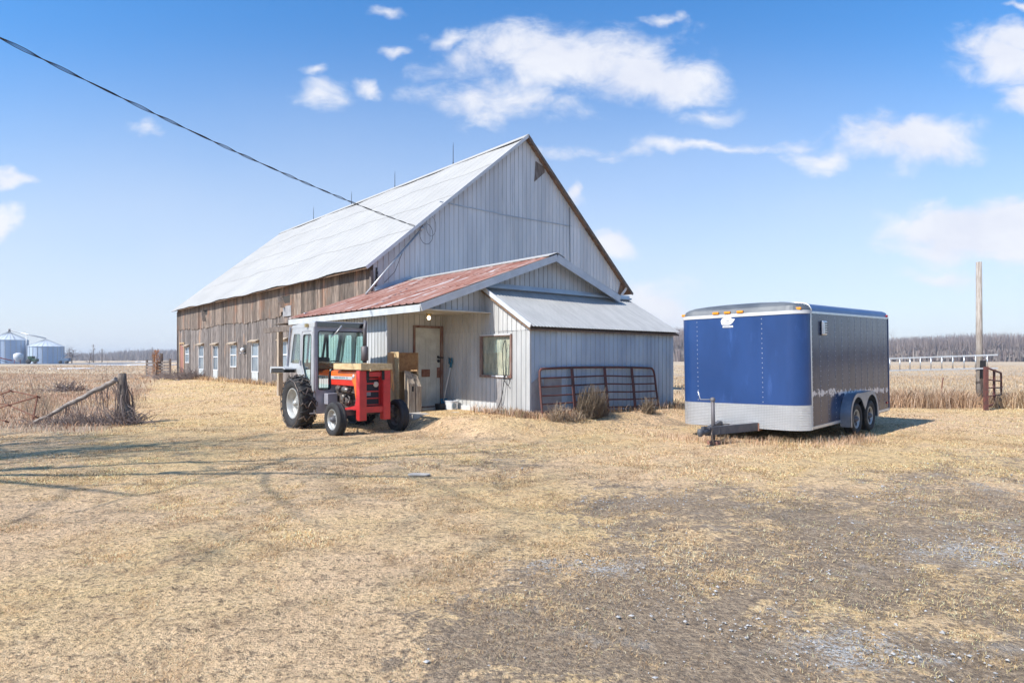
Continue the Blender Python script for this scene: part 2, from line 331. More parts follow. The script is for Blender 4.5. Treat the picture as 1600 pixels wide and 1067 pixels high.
def ground_mat():
    m = bpy.data.materials.new('lawn_ground'); m.use_nodes = True; t = NT(m.node_tree); t.N.clear()
    bs = t.n('ShaderNodeBsdfPrincipled'); o = t.n('ShaderNodeOutputMaterial'); t.L.new(bs.outputs[0], o.inputs[0])
    pos = t.n('ShaderNodeNewGeometry').outputs['Position']
    big = t.noise(pos, .22, 5, .6); mid = t.noise(pos, 1.6, 6, .65); fine = t.noise(pos, 26, 6, .75); clump = t.noise(pos, 9, 4, .7)
    straw = t.mix(t.ss(big, .38, .62), (.76, .53, .325), (.76, .54, .27))
    straw = t.mix(t.ss(mid, .50, .74), straw, (.54, .355, .20))
    straw = t.mix(t.ss(t.noise(pos, 3.6, 6, .7), .50, .68, 0, .6), straw, (.40, .27, .165))
    straw = t.mix(t.ss(clump, .50, .66, 0, .7), straw, (.26, .18, .115))
    straw = t.mix(t.ss(fine, .50, .64, 0, .80), straw, (.13, .09, .06))
    straw = t.mix(t.ss(fine, .34, .46, .7, 0), straw, (.88, .68, .43))
    mudc = t.mix(t.ss(fine, .38, .60), (.46, .345, .235), (.25, .185, .128))
    mudc = t.mix(t.ss(clump, .50, .68, 0, .6), mudc, (.145, .112, .088))
    mudc = t.mix(t.ss(t.noise(pos, 1.5, 6, .7), .54, .70, 0, .7), mudc, (.42, .375, .325))
    mudc = t.mix(t.ss(t.noise(pos, 44, 3, .7), .64, .72, 0, .85), mudc, (.56, .54, .51))
    mud = t.n('ShaderNodeAttribute', attribute_name='mud').outputs['Fac']
    fld = t.n('ShaderNodeAttribute', attribute_name='field').outputs['Fac']
    gx, gy, gz_ = t.xyz(pos); gv = None
    for cx_, cy_, rx, ry in ((4.1, 5.4, 1.3, .8), (1.9, 3.6, .75, .45), (.55, 5.1, .8, .45), (6.6, 8.2, 1.6, .9)):
        l = t.vm('LENGTH', t.vm('MULTIPLY', t.vm('SUBTRACT', pos, (cx_, cy_, 0)), (1/rx, 1/ry, 0))); e = t.m('SUBTRACT', 1.0, l); gv = e if gv is None else t.m('MAXIMUM', gv, e)
    gmk = t.ss(t.m('ADD', gv, t.m('MULTIPLY', t.m('SUBTRACT', t.noise(pos, 3.2, 6, .75), .5), 2.0)), .25, .9)
    mudc = t.mix(t.m('MULTIPLY', gmk, t.ss(t.noise(pos, 34, 4, .75), .44, .56)), mudc, (.56, .545, .52))
    brk = t.m('ADD', t.m('MULTIPLY', t.m('SUBTRACT', t.noise(pos, 7, 8, .8), .5), 2.2), t.m('MULTIPLY', t.m('SUBTRACT', fine, .5), .8))
    fmask = t.ss(t.m('ADD', mud, t.m('MULTIPLY', brk, t.ss(mud, 0.0, .12))), .24, .52)
    near = t.mix(fmask, straw, mudc)
    px, py, pz = t.xyz(pos)
    vfar = t.noise(t.vm('MULTIPLY', pos, (.012, .035, 0)), 1.0, 5, .6)
    fieldc = t.mix(t.ss(vfar, .40, .60), (.47, .365, .26), (.54, .425, .275))
    fieldc = t.mix(t.ss(t.noise(t.vm('MULTIPLY', pos, (.25, .6, 0)), 1.0, 6, .7), .45, .7, 0, .7), fieldc, (.33, .235, .175))
    t.put(bs.inputs['Base Color'], t.mix(fld, near, fieldc))
    bs.inputs['Roughness'].default_value = .95; bs.inputs['Specular IOR Level'].default_value = .15
    h = t.m('ADD', t.m('MULTIPLY', fine, .5), t.m('ADD', t.m('MULTIPLY', clump, 1.0), t.m('MULTIPLY', t.noise(pos, 70, 3, .7), .25)))
    bp = t.n('ShaderNodeBump'); bp.inputs['Strength'].default_value = 1; bp.inputs['Distance'].default_value = .075
    t.L.new(h, bp.inputs['Height']); t.L.new(bp.outputs[0], bs.inputs['Normal'])
    MATS['lawn_ground'] = m
ground_mat()

# ---------------------------------------------------------------- mesh helpers
class MB:
    def __init__(s): s.v = []; s.f = []; s.t = []; s.sm = []
    def add(s, vs, fs, tint=.5, smooth=False):
        o = len(s.v); s.v += [tuple(v) for v in vs]
        for f in fs: s.f.append([i+o for i in f]); s.t.append(tint); s.sm.append(smooth)
        return s
    def box(s, x0, x1, y0, y1, z0, z1, tint=.5):
        vs = [(x, y, z) for z in (z0, z1) for y in (y0, y1) for x in (x0, x1)]
        return s.add(vs, [(0, 2, 3, 1), (4, 5, 7, 6), (0, 1, 5, 4), (2, 6, 7, 3), (0, 4, 6, 2), (1, 3, 7, 5)], tint)
    def beam(s, p, q, wd, ht, up=(0, 0, 1), tint=.5, w2=None, h2=None):
        p = Vector(p); q = Vector(q); d = (q-p).normalized(); u = Vector(up)
        if abs(d.dot(u)) > .98: u = Vector((1, 0, 0))
        r = d.cross(u).normalized(); u = r.cross(d).normalized(); w2 = w2 or wd; h2 = h2 or ht
        vs = [p+r*a*wd/2+u*b*ht/2 for a, b in ((-1, -1), (1, -1), (1, 1), (-1, 1))]+[q+r*a*w2/2+u*b*h2/2 for a, b in ((-1, -1), (1, -1), (1, 1), (-1, 1))]
        return s.add(vs, [(3, 2, 1, 0), (4, 5, 6, 7), (0, 1, 5, 4), (1, 2, 6, 5), (2, 3, 7, 6), (3, 0, 4, 7)], tint)
    def tube(s, pts, r, n=8, caps=True, tint=.5):
        pts = [Vector(p) for p in pts]; rr = r if isinstance(r, (list, tuple)) else [r]*len(pts)
        vs = []; prev = None
        for i, p in enumerate(pts):
            d = (pts[min(i+1, len(pts)-1)]-pts[max(i-1, 0)]).normalized()
            if prev is None:
                a = Vector((0, 0, 1)) if abs(d.z) < .9 else Vector((1, 0, 0)); x = d.cross(a).normalized()
            else: x = (prev-d*prev.dot(d)).normalized()
            prev = x; y = d.cross(x)
            for k in range(n):
                an = 2*PI*k/n; vs.append(p+(x*math.cos(an)+y*math.sin(an))*rr[i])
        fs = [(i*n+k, i*n+(k+1) % n, (i+1)*n+(k+1) % n, (i+1)*n+k) for i in range(len(pts)-1) for k in range(n)]
        s.add(vs, fs, tint, True)
        if caps:
            o = len(s.v)-len(vs); s.f.append([o+k for k in range(n)][::-1]); s.f.append([o+(len(pts)-1)*n+k for k in range(n)])
            s.t += [tint]*2; s.sm += [False]*2
        return s
    def lathe(s, prof, c=(0, 0, 0), axis='y', n=40, tint=.5, smooth=True, closed=False):
        """prof: list of (radius, offset along axis)"""
        vs = []
        for r, o in prof:
            for k in range(n):
                a = 2*PI*k/n; x, z = r*math.cos(a), r*math.sin(a)
                q = (x, o, z) if axis == 'y' else ((x, z, o) if axis == 'z' else (o, x, z))
                vs.append((q[0]+c[0], q[1]+c[1], q[2]+c[2]))
        m = len(prof); fs = []
        for i in range(m if closed else m-1):
            j = (i+1) % m
            for k in range(n): fs.append((i*n+k, i*n+(k+1) % n, j*n+(k+1) % n, j*n+k))
        return s.add(vs, fs, tint, smooth)
    def prism(s, poly, M, t0, t1, tint=.5):
        """poly: 2D points; M(x, y, t) -> 3D"""
        n = len(poly); vs = [M(x, y, t0) for x, y in poly]+[M(x, y, t1) for x, y in poly]
        fs = [tuple(range(n))[::-1], tuple(range(n, 2*n))]+[(i, (i+1) % n, n+(i+1) % n, n+i) for i in range(n)]
        return s.add(vs, fs, tint)
    def build(s, name, m, parent=None, bevel=0.0, smooth=None):
        me = bpy.data.meshes.new(name); me.from_pydata([tuple(v) for v in s.v], [], s.f); me.validate(clean_customdata=False)
        me.materials.append(MATS[m] if isinstance(m, str) else m)
        if len(s.t) == len(me.polygons):
            at = me.attributes.new('tint', 'FLOAT', 'FACE'); at.data.foreach_set('value', s.t)
            me.polygons.foreach_set('use_smooth', s.sm if smooth is None else [smooth]*len(s.sm))
        bm = bmesh.new(); bm.from_mesh(me); bmesh.ops.recalc_face_normals(bm, faces=bm.faces); bm.to_mesh(me); bm.free()
        o = bpy.data.objects.new(name, me); COL.objects.link(o)
        if parent: o.parent = parent
        if bevel:
            b = o.modifiers.new('bevel', 'BEVEL'); b.width = bevel; b.segments = 2; b.limit_method = 'ANGLE'; b.angle_limit = R(40)
        return o
def holed(outer, holes, M, t0, t1):
    """planar polygon with holes, given a thickness"""
    mb = MB(); bm = bmesh.new(); edges = []
    for loop in [outer]+holes:
        vs = [bm.verts.new((x, y, 0)) for x, y in loop]
        edges += [bm.edges.new((vs[i], vs[(i+1) % len(vs)])) for i in range(len(vs))]
    bmesh.ops.triangle_fill(bm, use_beauty=True, edges=edges); bm.verts.index_update()
    v2 = [(v.co.x, v.co.y) for v in bm.verts]; fs = [[v.index for v in f.verts] for f in bm.faces]; bm.free()
    n = len(v2); mb.add([M(x, y, t0) for x, y in v2]+[M(x, y, t1) for x, y in v2], fs+[[i+n for i in f][::-1] for f in fs])
    k = 0
    for loop in [outer]+holes:
        m = len(loop); mb.add([M(x, y, t) for t in (t0, t1) for x, y in loop], [(i, (i+1) % m, m+(i+1) % m, m+i) for i in range(m)])
    return mb
def rounded(poly, r, seg=4):
    out = []; n = len(poly)
    for i in range(n):
        p = Vector(poly[i]); a = Vector(poly[i-1]); b = Vector(poly[(i+1) % n])
        da = (a-p).normalized(); db = (b-p).normalized(); rr = min(r, (a-p).length*.45, (b-p).length*.45)
        s_, e_ = p+da*rr, p+db*rr
        for k in range(seg+1):
            t = k/seg; out.append(tuple(s_*(1-t)**2+p*2*t*(1-t)+e_*t*t))
    return out
def tag(o, label=None, cat=None, group=None, kind=None):
    if label: o['label'] = label
    if cat: o['category'] = cat
    if group: o['group'] = group
    if kind: o['kind'] = kind
    return o
def thing(name, label, cat, loc=(0, 0, 0), rot=(0, 0, 0), group=None):
    o = bpy.data.objects.new(name, None); COL.objects.link(o); o.location = loc; o.rotation_euler = rot; o.empty_display_size = .2
    return tag(o, label, cat, group)
def siding(mb, M, s0, s1, zb, zt, pitch=.165, rw=.022, rh=.014, openings=(), panel=6, z_rows=()):
    """ribbed sheet wall. M(s, z, outward) -> 3D"""
    br = []; k = 0; s = s0
    while s < s1-1e-4:
        br += [(s, 0), (s+pitch-rw*2, 0), (s+pitch-rw*1.5, rh), (s+pitch-rw*.5, rh)]; s += pitch
    br = [q for q in br if q[0] < s1]+[(s1, 0)]
    cuts = sorted({c for o in openings for c in (o[0], o[1]) if s0 < c < s1})
    for c in cuts:
        for i in range(len(br)-1):
            if br[i][0] < c < br[i+1][0]:
                f = (c-br[i][0])/(br[i+1][0]-br[i][0]); br.insert(i+1, (c, br[i][1]*(1-f)+br[i+1][1]*f)); break
    rnd = [random.random() for _ in range(200)]
    for (a, oa), (b, ob) in zip(br[:-1], br[1:]):
        mid = (a+b)/2; lo, hi = zb(mid), zt(mid)
        if b-a < 1e-5 or hi <= lo: continue
        ivs = [(None, None)]; ops = sorted([(o[2], o[3]) for o in openings if o[0] <= mid <= o[1]])
        segs = []; cur = None
        for z0, z1 in ops: segs.append((cur, z0)); cur = z1
        segs.append((cur, None)); pi_ = int((mid-s0)/(pitch*panel)); tt = rnd[pi_]; po = .009*rnd[(pi_*7+31) % 200]; pt = .012*(rnd[(pi_*11+57) % 200]-.5)
        for q0, q1 in segs:
            rows = [q0]+[z for z in z_rows if (q0 is None or z > q0) and (q1 is None or z < q1) and lo < z < min(zt(a), zt(b))]+[q1]
            for ri, (e0, e1) in enumerate(zip(rows[:-1], rows[1:])):
                lapo = .006 if (e0 is not None and e0 in z_rows) else 0
                a0 = zb(a) if e0 is None else e0; b0 = zb(b) if e0 is None else e0
                a1 = zt(a) if e1 is None else e1; b1 = zt(b) if e1 is None else e1
                if a1 <= a0 and b1 <= b0: continue
                t2 = .45+.55*((tt+ri*.37+(.31 if lapo else 0)) % 1)
                if ob > oa: t2 = .0
                elif ob < oa: t2 = .25
                mb.add([M(a, a0, oa+lapo+po), M(b, b0, ob+lapo+po), M(b, max(b1, b0), ob+lapo+po+pt), M(a, max(a1, a0), oa+lapo+po+pt)], [(0, 1, 2, 3)], t2)
    return mb
def boards(mb, M, s0, s1, zb, zt, wmin=.14, wmax=.26, openings=(), th=.028, jit=.012, zj=.03, gap=.006, tr=(0, 1)):
    s = s0
    while s < s1:
        wd = random.uniform(wmin, wmax); e = min(s+wd, s1)
        cuts = [s]+sorted({c for o in openings for c in (o[0], o[1]) if s+.02 < c < e-.02})+[e]
        off = random.uniform(0, jit); tt = random.uniform(*tr); j1 = random.uniform(-zj, zj); j2 = random.uniform(-zj*.2, zj*.2)
        for a, b in zip(cuts[:-1], cuts[1:]):
            mid = (a+b)/2; ops = sorted([(o[2], o[3]) for o in openings if o[0] <= mid <= o[1]]); cur = zb(mid)+j1
            for z0, z1 in ops+[(zt(mid)+j2, None)]:
                if z0-cur > .02:
                    aa = a+gap/2; bb = b-gap/2
                    top = z0 if z1 is not None else None
                    ta = top if top is not None else zt(a)+j2; tb = top if top is not None else zt(b)+j2
                    vs = [M(aa, cur, off), M(bb, cur, off), M(bb, tb, off), M(aa, ta, off), M(aa, cur, off+th), M(bb, cur, off+th), M(bb, tb, off+th), M(aa, ta, off+th)]
                    mb.add(vs, [(3, 2, 1, 0), (4, 5, 6, 7), (0, 1, 5, 4), (1, 2, 6, 5), (2, 3, 7, 6), (3, 0, 4, 7)], tt)
                cur = z1
        s = e
    return mb
def sheet(mb, c, uvec, vvec, nrm, pitch, rw, rh, rows=1, wob=0.0, sinus=False):
    """roof sheet: from corner c, ribs run along vvec, repeated along uvec"""
    c = Vector(c); U = Vector(uvec); V = Vector(vvec); n = Vector(nrm).normalized(); Lu = U.length; du = U/Lu
    pr = []; s = 0.0
    if sinus:
        k = int(Lu/pitch*6)
        pr = [(Lu*i/k, rh*.5*(1+math.sin(2*PI*(Lu*i/k)/pitch))) for i in range(k+1)]
    else:
        while s < Lu: pr += [(s, 0), (s+pitch-rw*2, 0), (s+pitch-rw*1.5, rh), (s+pitch-rw*.5, rh)]; s += pitch
        pr = [q for q in pr if q[0] < Lu]+[(Lu, 0)]
    cols = len(pr)
    for r in range(rows):
        f0, f1 = r/rows, (r+1)/rows; tt = random.random()
        vs = []
        for f in (f0, f1):
            for a, o in pr:
                wz = wob*(math.sin(a*.9+f*4)+.6*math.sin(a*2.3+1.7+f*7)) if wob else 0
                lap = (.008 if (f == f1 and rows > 1) else 0)
                vs.append(c+du*a+V*f+n*(o+.008*0-(0.0 if f == f1 else -.008))+Vector((0, 0, wz)))
        for i in range(cols-1):
            mb.add([vs[i], vs[i+1], vs[cols+i+1], vs[cols+i]], [(0, 1, 2, 3)], (tt+.13*int(pr[i][0]/(pitch*5))) % 1, sinus)
    return mb

# ---------------------------------------------------------------- ground sheet
def axis_pts(lo, hi, st, far):
    a = list(np.arange(lo, hi, st)); s = st; x = a[-1]; out = []
    while x < far: s *= 1.16; x += s; out.append(x)
    s = st; x = a[0]; pre = []
    while x > -far: s *= 1.16; x -= s; pre.append(x)
    return np.array(pre[::-1]+a+out)
xs = axis_pts(-18, 18, .11, 3200); ys = axis_pts(1.8, 30, .11, 3200)
GX, GY = np.meshgrid(xs, ys); nx, ny = len(xs), len(ys)
mudv = mudmask(GX, GY); fldv = fieldmask(GX, GY)
GZ = height(GX, GY); nearw = np.exp(-((GX/25)**2+((GY-10)/25)**2))
GZ = GZ+nearw*((fbm(GX*2.1, GY*2.1, 3, 7)-.5)*.05+(fbm(GX*5.5, GY*5.5, 2, 9)-.5)*.03-mudv*.015)
co = np.stack([GX, GY, GZ], -1).reshape(-1, 3)
idx = np.arange(nx*ny).reshape(ny, nx)
quads = np.stack([idx[:-1, :-1], idx[:-1, 1:], idx[1:, 1:], idx[1:, :-1]], -1).reshape(-1, 4)
def fast_mesh(name, co, faces, m, attrs={}, smooth=False):
    me = bpy.data.meshes.new(name); nf, k = faces.shape
    me.vertices.add(len(co)); me.vertices.foreach_set('co', co.astype(np.float32).ravel())
    me.loops.add(nf*k); me.loops.foreach_set('vertex_index', faces.astype(np.int32).ravel())
    me.polygons.add(nf); me.polygons.foreach_set('loop_start', np.arange(0, nf*k, k, dtype=np.int32))
    me.polygons.foreach_set('use_smooth', np.full(nf, smooth))
    for an, (ty, arr) in attrs.items():
        a = me.attributes.new(an, ty, 'POINT'); a.data.foreach_set('color' if 'COLOR' in ty else 'value', arr.astype(np.float32).ravel())
    me.update(calc_edges=True); me.materials.append(MATS[m])
    o = bpy.data.objects.new(name, me); COL.objects.link(o); return o
g = fast_mesh('ground', co, quads, 'lawn_ground', {'mud': ('FLOAT', mudv.ravel()), 'field': ('FLOAT', fldv.ravel())}, True); tag(g, kind='structure')
def gz(x, y): return float(height(np.array([x]), np.array([y]))[0])

# ---------------------------------------------------------------- grass
def in_buildings(X, Y):
    b, a = frame(X, Y)
    return ((b > -.02) & (b < 5.45) & (a > -.02) & (a < 9)) | ((b > -1.7) & (b < 1) & (a > 3.5) & (a < 9)) | ((b > .72) & (b < 13.6) & (a > 8.7) & (a < 34.9)) \
        | ((b > -1.75) & (b < 0) & (a > 2.0) & (a < 3.6))
def blades(name, X, Y, L, Wd, lean, cols, curl=.3, zoff=0.0, label=None):
    n = len(X); th = rng.uniform(0, 2*PI, n); Z = height(X, Y)+zoff
    le = L*rng.uniform(.6, 1.25, n); inc = lean*rng.uniform(.55, 1.25, n)     # angle from vertical
    inc = np.clip(inc, 0, 1.5)
    dxy = np.sin(inc)*le; dz = np.cos(inc)*le
    ux, uy = np.cos(th), np.sin(th); px, py = -uy, ux; hw = Wd/2
    tw = rng.uniform(-.8, .8, n); px, py = px*np.cos(tw)-py*np.sin(tw), px*np.sin(tw)+py*np.cos(tw)
    base = np.stack([X, Y, Z-.01], -1)
    mid = base+np.stack([ux*dxy*.45, uy*dxy*.45, dz*.6], -1)
    tip = base+np.stack([ux*dxy*(1+curl), uy*dxy*(1+curl), dz*(1-curl*.35)], -1)
    side = np.stack([px, py, np.zeros(n)], -1)*hw[:, None] if np.ndim(hw) else np.stack([px, py, np.zeros(n)], -1)*hw
    V = np.stack([base-side, base+side, mid+side*.8, mid-side*.8, tip+side*.15, tip-side*.15], 1).reshape(-1, 3)
    i = np.arange(n)*6
    F = np.concatenate([np.stack([i, i+1, i+2, i+3], -1), np.stack([i+3, i+2, i+4, i+5], -1)])
    C = np.repeat(np.concatenate([cols, np.ones((n, 1))], 1), 6, 0)
    return fast_mesh(name, V, F, 'straw_blades', {'col': ('FLOAT_COLOR', C)})
def straw_cols(n, X, Y, bright=1.0, green=.03, pink=0.0):
    pal = np.array([(.84, .67, .44), (.72, .54, .33), (.58, .41, .23), (.38, .26, .155), (.90, .78, .57), (.20, .13, .085)])
    c = pal[rng.choice(len(pal), n, p=[.23, .21, .15, .13, .15, .13])]
    tone = fbm(X*.25, Y*.25, 3, 33)[:, None]
    c = c*np.array([[1.10, 1.04, .98]])*(1+(tone-.5)*.25)*np.where(tone > .5, np.array([[1.0, .985, .86]]), np.array([[1.0, .96, .92]]))
    patch = sstep(.50, .72, fbm(X*1.3, Y*1.3, 4, 21, .6))[:, None]; c = c*(1-.34*patch)*(1-.28*sstep(.5, .7, fbm(X*4.5, Y*4.5, 3, 27, .6))[:, None])
    gm = rng.uniform(0, 1, n) < green
    c[gm] = np.array([.22, .25, .09])
    if pink: c = c*np.array([1.0, 1-.07*pink, 1-.01*pink])*np.array([.97, .98, 1.08])
    return np.clip(c*bright*rng.uniform(.8, 1.15, (n, 1)), 0, .9)
allX = []; 
def scatter(n, x0, x1, y0, y1, inview=1.0):
    X = rng.uniform(x0, x1, n); Y = rng.uniform(y0, y1, n); k = np.abs(X) < Y*.80*inview+1.0
    return X[k], Y[k]
lawn_parts = []
for (y0, y1, dens, L, Wd) in [(2.6, 5.0, 11000, .024, .0031), (5.0, 8.5, 5200, .028, .0046), (8.5, 14, 2200, .034, .0075), (14, 24, 600, .045, .012), (24, 36, 90, .06, .025)]:
    xw = y1*.80+1.2; n = int(dens*2*xw*(y1-y0)); X, Y = scatter(n, -xw, xw, y0, y1)
    md = mudmask(X, Y); fl = fieldmask(X, Y)
    k = (rng.uniform(0, 1, len(X)) > md*1.1) & (fl < .6) & ~in_buildings(X, Y) & (rng.uniform(0, 1, len(X)) < .35+1.1*(fbm(X*4, Y*4, 3, 101)-.1))
    X, Y = X[k], Y[k]; n = len(X)
    lawn_parts.append((X, Y, np.full(n, L), np.full(n, Wd)))
X = np.concatenate([p[0] for p in lawn_parts]); Y = np.concatenate([p[1] for p in lawn_parts])
Lx = np.concatenate([p[2] for p in lawn_parts]); Wx = np.concatenate([p[3] for p in lawn_parts])
o = blades('dry_lawn_grass', X, Y, Lx, Wx, 1.02, straw_cols(len(X), X, Y, 1.12)*(1-.30*np.clip(mudmask(X, Y)*1.6, 0, 1))[:, None], .08); tag(o, 'short mown straw-coloured dead grass over the yard', 'grass', kind='stuff')
# tall rough grass of the fields
TX, TY, TL, TWd, TC = [], [], [], [], []
def tall(n, x0, x1, y0, y1, L, Wd, pink=0, cond=None, bright=1.0, var=1.0):
    X = rng.uniform(x0, x1, n); Y = rng.uniform(y0, y1, n); f = fieldmask(X, Y)
    k = (rng.uniform(0, 1, n) < f) & ~in_buildings(X, Y) & (np.abs(X) < Y*.82+2) & (rng.uniform(0, 1, n) < .25+1.1*fbm(X*.8, Y*.8, 3, 55))
    if cond is not None: k &= cond(X, Y)
    X, Y = X[k], Y[k]; n = len(X); TX.append(X); TY.append(Y); TL.append(np.full(n, L)*(.6+.8*fbm(X*.5, Y*.5, 3, 66))); TWd.append(np.full(n, Wd))
    cc = straw_cols(n, X, Y, bright, .0, pink); cc = cc*var+cc.mean(0)*(1-var); TC.append(cc)
tall(60000, -30, -8, 14.0, 30, .17, .013, 1.0)
tall(2600, -30, -8, 14.5, 30, .55, .009, 1.0, bright=.8)
tall(46000, -60, -12, 30, 70, .17, .035, 1.0, var=.5)
tall(20000, -110, -20, 70, 170, .16, .10, .7, var=.3)
tall(15000, 7, 21.5, 20.9, 22.6, .62, .013, .5, bright=.80)
tall(12000, 7, 28, 21.0, 25.5, .40, .014, .3, bright=.95)
tall(46000, 6, 60, 24, 60, .16, .030, .2, bright=.95, var=.4)
tall(20000, 10, 130, 60, 160, .12, .10, .2, bright=.95, var=.3)
X = np.concatenate(TX); Y = np.concatenate(TY)
o = blades('field_grass', X, Y, np.concatenate(TL), np.concatenate(TWd), .42, np.concatenate(TC), .25); tag(o, 'tall dry tan grass of the rough fields around the yard', 'grass', kind='stuff')
# fringe of dry weeds along walls and under the trailer
def fringe(pts, n, spread, L, Wd, name, label, bright=.9):
    P = np.array(pts); k = rng.integers(0, len(P)-1, n); t = rng.uniform(0, 1, n)
    X = P[k, 0]*(1-t)+P[k+1, 0]*t+rng.normal(0, spread, n); Y = P[k, 1]*(1-t)+P[k+1, 1]*t+rng.normal(0, spread, n)
    q = ~in_buildings(X, Y); X, Y = X[q], Y[q]; n = len(X)
    o = blades(name, X, Y, np.full(n, L)*(.4+1.0*fbm(X*2, Y*2, 2, 12)), np.full(n, Wd), .40, straw_cols(n, X, Y, bright, .04, .5), .2)
    return tag(o, label, 'weeds', kind='stuff')
fringe([world(-.12, 2.4), world(-.12, .3), world(-.15, -.2), world(1.2, -.30), world(5.3, -.25)], 2300, .10, .22, .010, 'wall_weeds', 'low pinkish dead weeds along the foot of the annex walls')
fringe([(3.2, 13.6), (4.0, 12.5), (5.3, 11.75), (6.3, 12.4), (7.0, 13.0)], 2300, .24, .17, .006, 'trailer_weeds', 'dead grass grown up under the trailer edge')
fringe([world(.5, 9.6), world(.5, 22), world(.4, 34)], 2200, .16, .26, .018, 'barn_weeds', 'dry weeds along the foot of the long board wall')

# gravel
n = 34000; X = rng.uniform(-1, 7, n); Y = rng.uniform(2.6, 10, n)
k = (mudmask(X, Y) > .30) & (rng.uniform(0, 1, n) < sstep(.50, .66, fbm(X*.9, Y*.9, 3, 77))*.6+.08+np.exp(-((X-4.1)/1.1)**2-((Y-5.4)/.7)**2)+np.exp(-((X-1.9)/.6)**2-((Y-3.6)/.35)**2)+.7*np.exp(-((X-.55)/.7)**2-((Y-5.1)/.4)**2)) & (np.abs(X) < Y*.8+.5); X, Y = X[k], Y[k]; n = len(X)
oct_v = np.array([(1, 0, 0), (-1, 0, 0), (0, 1, 0), (0, -1, 0), (0, 0, 1), (0, 0, -1)], float); oct_f = np.array([(0, 2, 4), (2, 1, 4), (1, 3, 4), (3, 0, 4), (2, 0, 5), (1, 2, 5), (3, 1, 5), (0, 3, 5)])
sc = rng.gamma(2.0, .0023, n)[:, None]*rng.uniform(.6, 1.3, (n, 3)); sc[:, 2] *= .6
V = oct_v[None]*sc[:, None]; V = V+rng.normal(0, .0015, V.shape); V += np.stack([X, Y, height(X, Y)+.001], -1)[:, None]
F = (oct_f[None]+np.arange(n)[:, None, None]*6).reshape(-1, 3)
o = fast_mesh('gravel', V.reshape(-1, 3), F, 'pebble'); tag(o, 'pale grey gravel stones scattered over the muddy drive', 'gravel', kind='stuff')

# ================================================================ BARN (building frame b, a, z; root at its front left corner)
ROT = math.atan2(BY, BX); bw = world(.75, 8.8)
barn = thing('barn', 'long weathered barn with grey board side wall, tin gable and white metal roof', 'barn', (bw[0], bw[1], 0), (0, 0, ROT))
Q = lambda b, a, z: (b-.75, a-8.8, z)
EB, EZ, RB, RZ, XB, XZ = .36, 4.66, 7.55, 10.61, 14.05, 4.66      # left eave, ridge, right eave
rl = lambda b: EZ+(RZ-EZ)*(b-EB)/(RB-EB); rr_ = lambda b: RZ+(XZ-RZ)*(b-RB)/(XB-RB)
roofz = lambda b: (rl(b) if b < RB else rr_(b))
B0, B1, A0, A1 = .75, 13.55, 8.8, 34.8
wins = [(32.15, 32.9, 1.42, 2.3), (29.0, 29.9, 1.05, 2.33), (26.25, 27.05, 1.04, 2.3), (23.15, 24.05, 1.24, 2.28), (19.95, 20.8, 1.03, 2.33), (16.4, 17.1, 1.15, 2.33)]
door_o = (33.3, 34.25, .44, 2.5)
lside = lambda s, z, o: Q(B0-o, s, z)
mb = MB(); boards(mb, lside, A0, A1, lambda s: .34, lambda s: 3.50, openings=wins+[door_o, (21.6, 22.1, 1.84, 2.3)])
mb.build('lower_board_wall', 'old_boards', barn)
mb = MB(); up = lambda s, z, o: Q(B0-.03-o, s, z)
boards(mb, up, A0, A1, lambda s: 3.40+.04*math.sin(s*.8)+(.22 if 16.0 < s < 17.0 else 0), lambda s: rl(B0)-.12, openings=[(28.1, 29.1, 4.10, 4.4), (16.0, 17.3, 3.98, 4.3)], zj=.045)
mb.build('upper_board_wall', 'warm_boards', barn)
mb = MB(); mb.box(*[B0-.75+.01, B0-.75+.08, 0, A1-A0, .2, 4.5]); 
# backing with the window openings cut out
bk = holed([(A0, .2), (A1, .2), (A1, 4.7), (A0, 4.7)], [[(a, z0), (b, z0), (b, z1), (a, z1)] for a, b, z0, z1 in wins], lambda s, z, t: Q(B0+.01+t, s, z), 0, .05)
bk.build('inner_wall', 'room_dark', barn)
mb = MB()
for a in (A0+.02, ):                                            # corner board
    mb.beam(Q(B0-.07, a, .3), Q(B0-.07, a, 4.6), .10, .10)
mb.beam(Q(B0-.05, A1, .3), Q(B0-.05, A1, 4.6), .10, .08); mb.build('corner_board', 'old_boards', barn)
for i, (a, b, z0, z1) in enumerate(wins):
    f = MB(); t = .055
    for p in ((a-t, b+t, z0-t, z0), (a-t, b+t, z1, z1+t)): f.box(B0-.75-.055, B0-.75+.02, p[0]-8.8, p[1]-8.8, p[2], p[3])
    for p in ((a-t, a), (b, b+t)): f.box(B0-.75-.053, B0-.75+.018, p[0]-8.8, p[1]-8.8, z0, z1)
    zm = (z0+z1)/2+.05; f.box(-.045, .01, a-8.8, b-8.8, zm-.03, zm+.03)
    if i in (3, 0): f.box(-.04, .0, (a+b)/2-8.8-.02, (a+b)/2-8.8+.02, z0, zm)
    w_ = f.build('window', 'window_white', barn)
    MB().box(-.012, -.004, a-8.8, b-8.8, z0, z1).build('pane', 'pane', w_)
    l = MB(); l.beam(Q(B0-.13, a-.15, z1+.13), Q(B0-.13, b+.15, z1+.13), .20, .05, up=(-.5, 0, 1)); l.beam(Q(B0-.05, a-.12, z1+.09), Q(B0-.05, b+.12, z1+.09), .05, .10)
    l.build('lintel', 'weathered_timber', w_)
    if i in (1, 2, 4):
        MB().box(-.056, -.03, a-8.8, b-8.8, .44, z0-.06).build('infill_board', 'grey_trim', w_)
dr = MB()
for k in range(5): dr.box(-.03, .0, 33.3-8.8+k*.19+.003, 33.3-8.8+(k+1)*.19-.003, .46, 2.48, random.random())
dr = dr.build('door', 'pink_door', barn)
